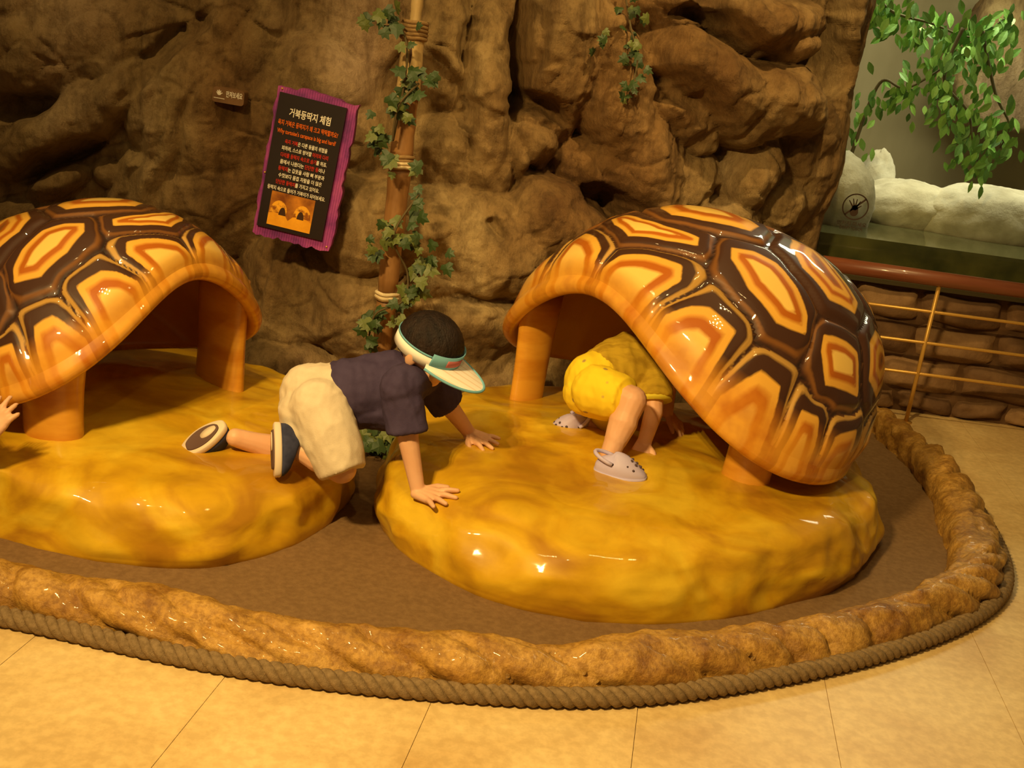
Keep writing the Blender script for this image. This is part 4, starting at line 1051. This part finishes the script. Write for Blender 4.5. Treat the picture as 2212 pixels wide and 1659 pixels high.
vine('ivy winding up the upper half of the bamboo pole', [at(905, 180, Yv), at(860, 230, Yv - 0.03), at(850, 300, Yv), at(880, 120, 4.0), at(850, 40, 4.05), at(790, 40, 4.05)],
     [(at(835, 40, 4.02), (0.050, 0.024), 13), (at(790, 45, 4.03), (0.016, 0.014), 4), (at(865, 98, 4.0), (0.012, 0.01), 2), (at(925, 165, Yv), (0.045, 0.012), 11), (at(890, 195, Yv), (0.03, 0.03), 8), (at(850, 220, Yv), (0.025, 0.025), 8), (at(820, 290, Yv + 0.02), (0.022, 0.05), 14), (at(884, 255, Yv - 0.03), (0.008, 0.016), 3), (at(845, 340, Yv), (0.015, 0.02), 4)], 0.047, 3)
vine('ivy winding round the lower half of the bamboo pole', [at(905, 420, Yv), at(850, 510, Yv - 0.05), at(880, 590, Yv), at(870, 650, Yv - 0.03), at(810, 680, Yv - 0.02), at(795, 750, Yv)],
     [(at(897, 435, Yv), (0.014, 0.05), 9), (at(855, 502, Yv - 0.03), (0.055, 0.018), 22), (at(820, 545, Yv), (0.012, 0.02), 4), (at(920, 570, Yv), (0.035, 0.03), 14), (at(885, 630, Yv), (0.022, 0.035), 16), (at(815, 685, Yv), (0.026, 0.018), 12), (at(870, 690, Yv), (0.02, 0.02), 5), (at(793, 742, Yv), (0.007, 0.014), 3)], 0.047, 5)
gp = at(815, 955, 3.95)
vine('dark ivy clump on the ground between the two mounds', [Vector((-0.50, 3.75, 0.02)), Vector((-0.42, 3.70, 0.08)), Vector((-0.36, 3.72, 0.12))],
     [(at(825, 952, 3.62), (0.045, 0.022), 34), (at(905, 905, 3.9), (0.03, 0.03), 10)], 0.050, 8)
hv = [on_wall(1345, -30, 4.4) + Vector((0, -0.06, 0)), on_wall(1360, 60, 4.4) + Vector((0, -0.07, 0)), on_wall(1375, 130, 4.4) + Vector((0, -0.06, 0)), on_wall(1352, 220, 4.4) + Vector((0, -0.06, 0))]
vine('thin ivy trailing down the middle of the rock wall', hv, [(hv[0].lerp(hv[1], 0.7), (0.03, 0.06), 10), (hv[1].lerp(hv[2], 0.6), (0.03, 0.06), 12), (hv[2].lerp(hv[3], 0.6), (0.025, 0.05), 9), (on_wall(1300, 100, 4.4) + Vector((0, -0.06, 0)), (0.02, 0.04), 5)], 0.038, 11)

# ------------------------------------------------------------------ exhibit behind the rail on the right
def stone_wall():
    X0, X1, Yf, ZT = 1.18, 3.4, 5.16, 0.60
    wall = struct(obj('wall_right', box(((X0 + X1) / 2, Yf + 0.10, ZT / 2), (X1 - X0, 0.16, ZT)), M['mortar'], None, False))
    rnd = random.Random(2); z = 0.005
    for row, hh in enumerate((0.10, 0.165, 0.17, 0.155)):
        x = X0 + (0.0 if row % 2 else -0.10)
        while x < X1 - 0.03:
            wd = rnd.uniform(0.22, 0.46); x0, x1 = max(x, X0), min(x + wd, X1)
            if x1 - x0 > 0.05:
                g = 0.007; nx, nz = 11, 8; V = []
                dep = rnd.uniform(0.015, 0.045); ph = rnd.uniform(0, 9)
                for j in range(nz):
                    for i in range(nx):
                        u, v = i / (nx - 1), j / (nz - 1)
                        e = min(1, min(u, 1 - u) * 7) * min(1, min(v, 1 - v) * 4.5)
                        yy = Yf + 0.025 - (dep + 0.02) * (min(1, e) ** 0.4) - 0.012 * math.sin(u * 7 + ph) * math.cos(v * 6 + ph) * min(1, e)
                        V.append((x0 + g + u * (x1 - x0 - 2 * g) + 0.012 * math.sin(v * 4 + ph), yy, z + g + v * (hh - 2 * g) + 0.010 * math.sin(u * 5 + ph)))
                obj('stone', (V, grid_faces(nx, nz)), M['stone'][rnd.randrange(3)], wall)
            x += wd
        z += hh
    struct(obj('trim_1', box(((X0 + X1) / 2, Yf + 0.085, ZT + 0.010), (X1 - X0, 0.20, 0.020)), M['sill'], None, False))
stone_wall()
XL, XRr = 1.325, 3.4
win = struct(obj('window_1', box(((XL + XRr) / 2, 5.20, 1.52), (XRr - XL, 0.012, 1.80)), M['glass'], None, False))
wat = obj('pool_water', box(((XL + XRr) / 2, 6.22, 0.69), (XRr - XL, 2.0, 0.20)), M['murk'], None, False)
wat.data.materials.append(M['water']); wat.data.polygons[1].material_index = 1
tag(wat, 'still green pool water behind the glass', 'water')
back = struct(obj('wall_exhibit', box((2.5, 7.45, 1.3), (4.2, 0.1, 2.7)), M['backwall'], None, False))
struct(obj('wall_exhibit_side', box((4.0, 6.3, 1.3), (0.1, 2.4, 2.7)), M['backwall'], None, False))
def rock_blob(name, c, r, label, seed, mk, amp=0.18, flat=None, group=None):
    n, k = 48, 28; V = []
    P = np.array(sphere((0, 0, 0), 1, n, k)[0])
    nz = fbm(P * 1.3 + seed, 5, 0.55) * amp + fbm(P * 6 + seed, 3) * 0.03
    P = P * (1 + nz[:, None]) * np.array(r)
    P[:, 2] = np.maximum(P[:, 2], -r[2] * 0.6)
    o = obj(name, (P, [f[::-1] for f in grid_faces(n, k + 1, True)]), M[mk]); o.location = c
    tag(o, label, 'rock', group); return o
g = 'pale rocks in the exhibit pool'
rock_blob('pale_boulder', at(1812, 425, 5.75) + Vector((-0.02, 0, -0.03)), (0.20, 0.20, 0.24), 'smooth pale boulder seen behind the no touching mark', 1.0, 'whiterock', 0.10, group=g)
rock_blob('pale_boulder', at(1960, 455, 6.1), (0.30, 0.22, 0.17), 'low lumpy pale rock in the middle of the pool', 2.0, 'whiterock', 0.12, group=g)
rock_blob('pale_boulder', at(2140, 475, 6.0), (0.42, 0.25, 0.19), 'broad coarse pale rock at the right of the pool', 3.0, 'whiterock', 0.10, group=g)
rock_blob('pale_boulder', at(1885, 405, 6.5), (0.12, 0.14, 0.22), 'small pale rock rising behind the pool boulders', 4.0, 'whiterock', 0.10, group=g)
rock_blob('brown_boulder', at(2175, 160, 7.1), (0.42, 0.25, 0.55), 'large brown rock on the exhibit back wall behind the leaves', 6.0, 'rock', 0.25)
# no-touching mark printed on the glass
def glass_mark():
    c = at(1848, 447, 5.192); root = empty('no_touching_mark', (c.x, 5.1925, c.z)); tag(root, 'round dark hand mark with a slash printed on the glass', 'sign')
    q = lambda pts: [(x, 0, z) for x, z in pts]
    r = 0.061; n = 40
    V = []
    for k in range(n):
        a = 2 * PI * k / n
        for rr in (r, r - 0.006): V.append((rr * math.cos(a), 0, rr * math.sin(a)))
    obj('ring', (V, [(2 * k, 2 * k + 1, (2 * k + 3) % (2 * n), (2 * k + 2) % (2 * n)) for k in range(n)]), M['ink_dark'], root, False)
    H = [[(0.021 * math.cos(2 * PI * k / 20) * (1 if math.sin(2 * PI * k / 20) < 0 else 0.85) - 0.002, -0.018 + 0.026 * math.sin(2 * PI * k / 20)) for k in range(20)]]
    for a, L in ((128, 0.052), (106, 0.052), (86, 0.050), (64, 0.046), (38, 0.036)):
        d = Vector((math.cos(R_(a)), math.sin(R_(a)))); s = Vector((-d.y, d.x)) * 0.0036; o = Vector((-0.002, -0.014))
        H.append([tuple(o + s * 1.3), tuple(o + d * L + s * 0.6), tuple(o + d * L - s * 0.6), tuple(o - s * 1.3)][::-1])
    V, F = [], []
    for h in H: F.append(tuple(range(len(V), len(V) + len(h)))); V += q(h)
    obj('hand_print', (V, F), M['ink_dark'], root, False)
    d = Vector((math.cos(R_(44)), math.sin(R_(44)))); s = Vector((-d.y, d.x)) * 0.0042
    obj('slash', (q([tuple(-d * 0.058 + s), tuple(-d * 0.058 - s), tuple(d * 0.058 - s), tuple(d * 0.058 + s)]), [(0, 1, 2, 3)]), M['ink_dark'], root, False)
    for t, z, wd in (('만지지 마세요', -0.086, 0.135), ("DON'T TOUCH", -0.107, 0.105)):
        me, a, b = text_mesh(t, 0.022); k = wd / (b - a)
        me.transform(Matrix.Translation((-(a + b) / 2, 0, 0))); me.transform(Matrix.Diagonal((k, 1, 1, 1))); me.transform(Matrix.Rotation(PI / 2, 4, 'X')); me.transform(Matrix.Translation((0, 0, z)))
        link('lettering', me, M['ink_dark'], root, False)
glass_mark()
def railing():
    root = empty('railing', (1.84, 4.98, 0)); tag(root, 'railing with red brown top rail and thin brass rods before the exhibit glass', 'railing')
    L = lambda x, z: Vector((x - 1.84, 0.0 + (x - 1.84) * 0.03, z))
    obj('top_rail', tube([L(1.30, 0.685), L(2.0, 0.68), L(3.4, 0.675)], 0.034, 16), M['railwood'], root)
    for z in (0.53, 0.385, 0.238): obj('rod', tube([L(1.33, z), L(2.2, z), L(3.4, z)], 0.0075, 10), M['brass'], root)
    for x in (1.34, 1.84, 2.54, 3.3):
        p = obj('post', tube([L(x, 0.0), L(x, 0.66)], 0.0095, 10), M['brass'], root)
        obj('base_plate', tube([L(x, 0.0), L(x, 0.006)], 0.028, 14), M['brass'], p)
railing()
def branch(label, path, spread, n, seed, size):
    rnd = random.Random(seed); root = empty('leafy_branch', path[0]); tag(root, label, 'branch', 'leafy branches in the exhibit')
    pts = spline(path, 10); obj('twig', tube([p - root.location for p in pts], [0.010 - 0.007 * k / len(pts) for k in range(len(pts))], 6), M['stem'], root)
    for i in range(n):
        p = rnd.choice(pts[3:]) + Vector((rnd.gauss(0, spread), rnd.gauss(0, spread * 0.8), rnd.gauss(-0.02, spread * 0.7)))
        put_leaf(root, LONG, p, (rnd.uniform(-0.7, 0.7), rnd.uniform(-0.4, 0.3), rnd.uniform(-1.4, -0.3)), (rnd.uniform(-0.6, 0.6), -1, rnd.uniform(0.0, 1.0)), size * rnd.uniform(0.75, 1.25), rnd)
Yb = 5.75
branch('bright leafy branch along the top of the exhibit glass', [at(1860, -60, Yb), at(1920, 20, Yb), at(2010, 50, Yb), at(2100, 80, Yb), at(2170, 40, Yb)], 0.080, 290, 1, 0.068)
branch('leafy branch drooping to the left side of the exhibit glass', [at(1840, 330, Yb + 0.1), at(1900, 180, Yb + 0.1), at(1960, 190, Yb), at(2060, 130, Yb), at(2110, 90, Yb)], 0.07, 120, 2, 0.062)
branch('leafy branch drooping lowest over the pool rocks', [at(2080, 60, Yb - 0.1), at(2040, 170, Yb - 0.1), at(2090, 240, Yb - 0.1), at(2100, 300, Yb - 0.1), at(2115, 360, Yb - 0.1)], 0.062, 150, 3, 0.064)
branch('leafy branch hanging at the right end of the exhibit glass', [at(2120, 60, Yb), at(2150, 200, Yb), at(2180, 270, Yb), at(2160, 320, Yb)], 0.05, 60, 4, 0.068)
# lamp of the exhibit: a cool strip above the pool
al = bpy.data.lights.new('exhibit_lamp', 'AREA'); al.shape = 'RECTANGLE'; al.size = 1.8; al.size_y = 0.5; al.energy = 55; al.color = (1.0, 0.93, 0.66)
ao = bpy.data.objects.new('exhibit_lamp', al); ao.location = (2.2, 5.9, 2.6); COL.objects.link(ao)
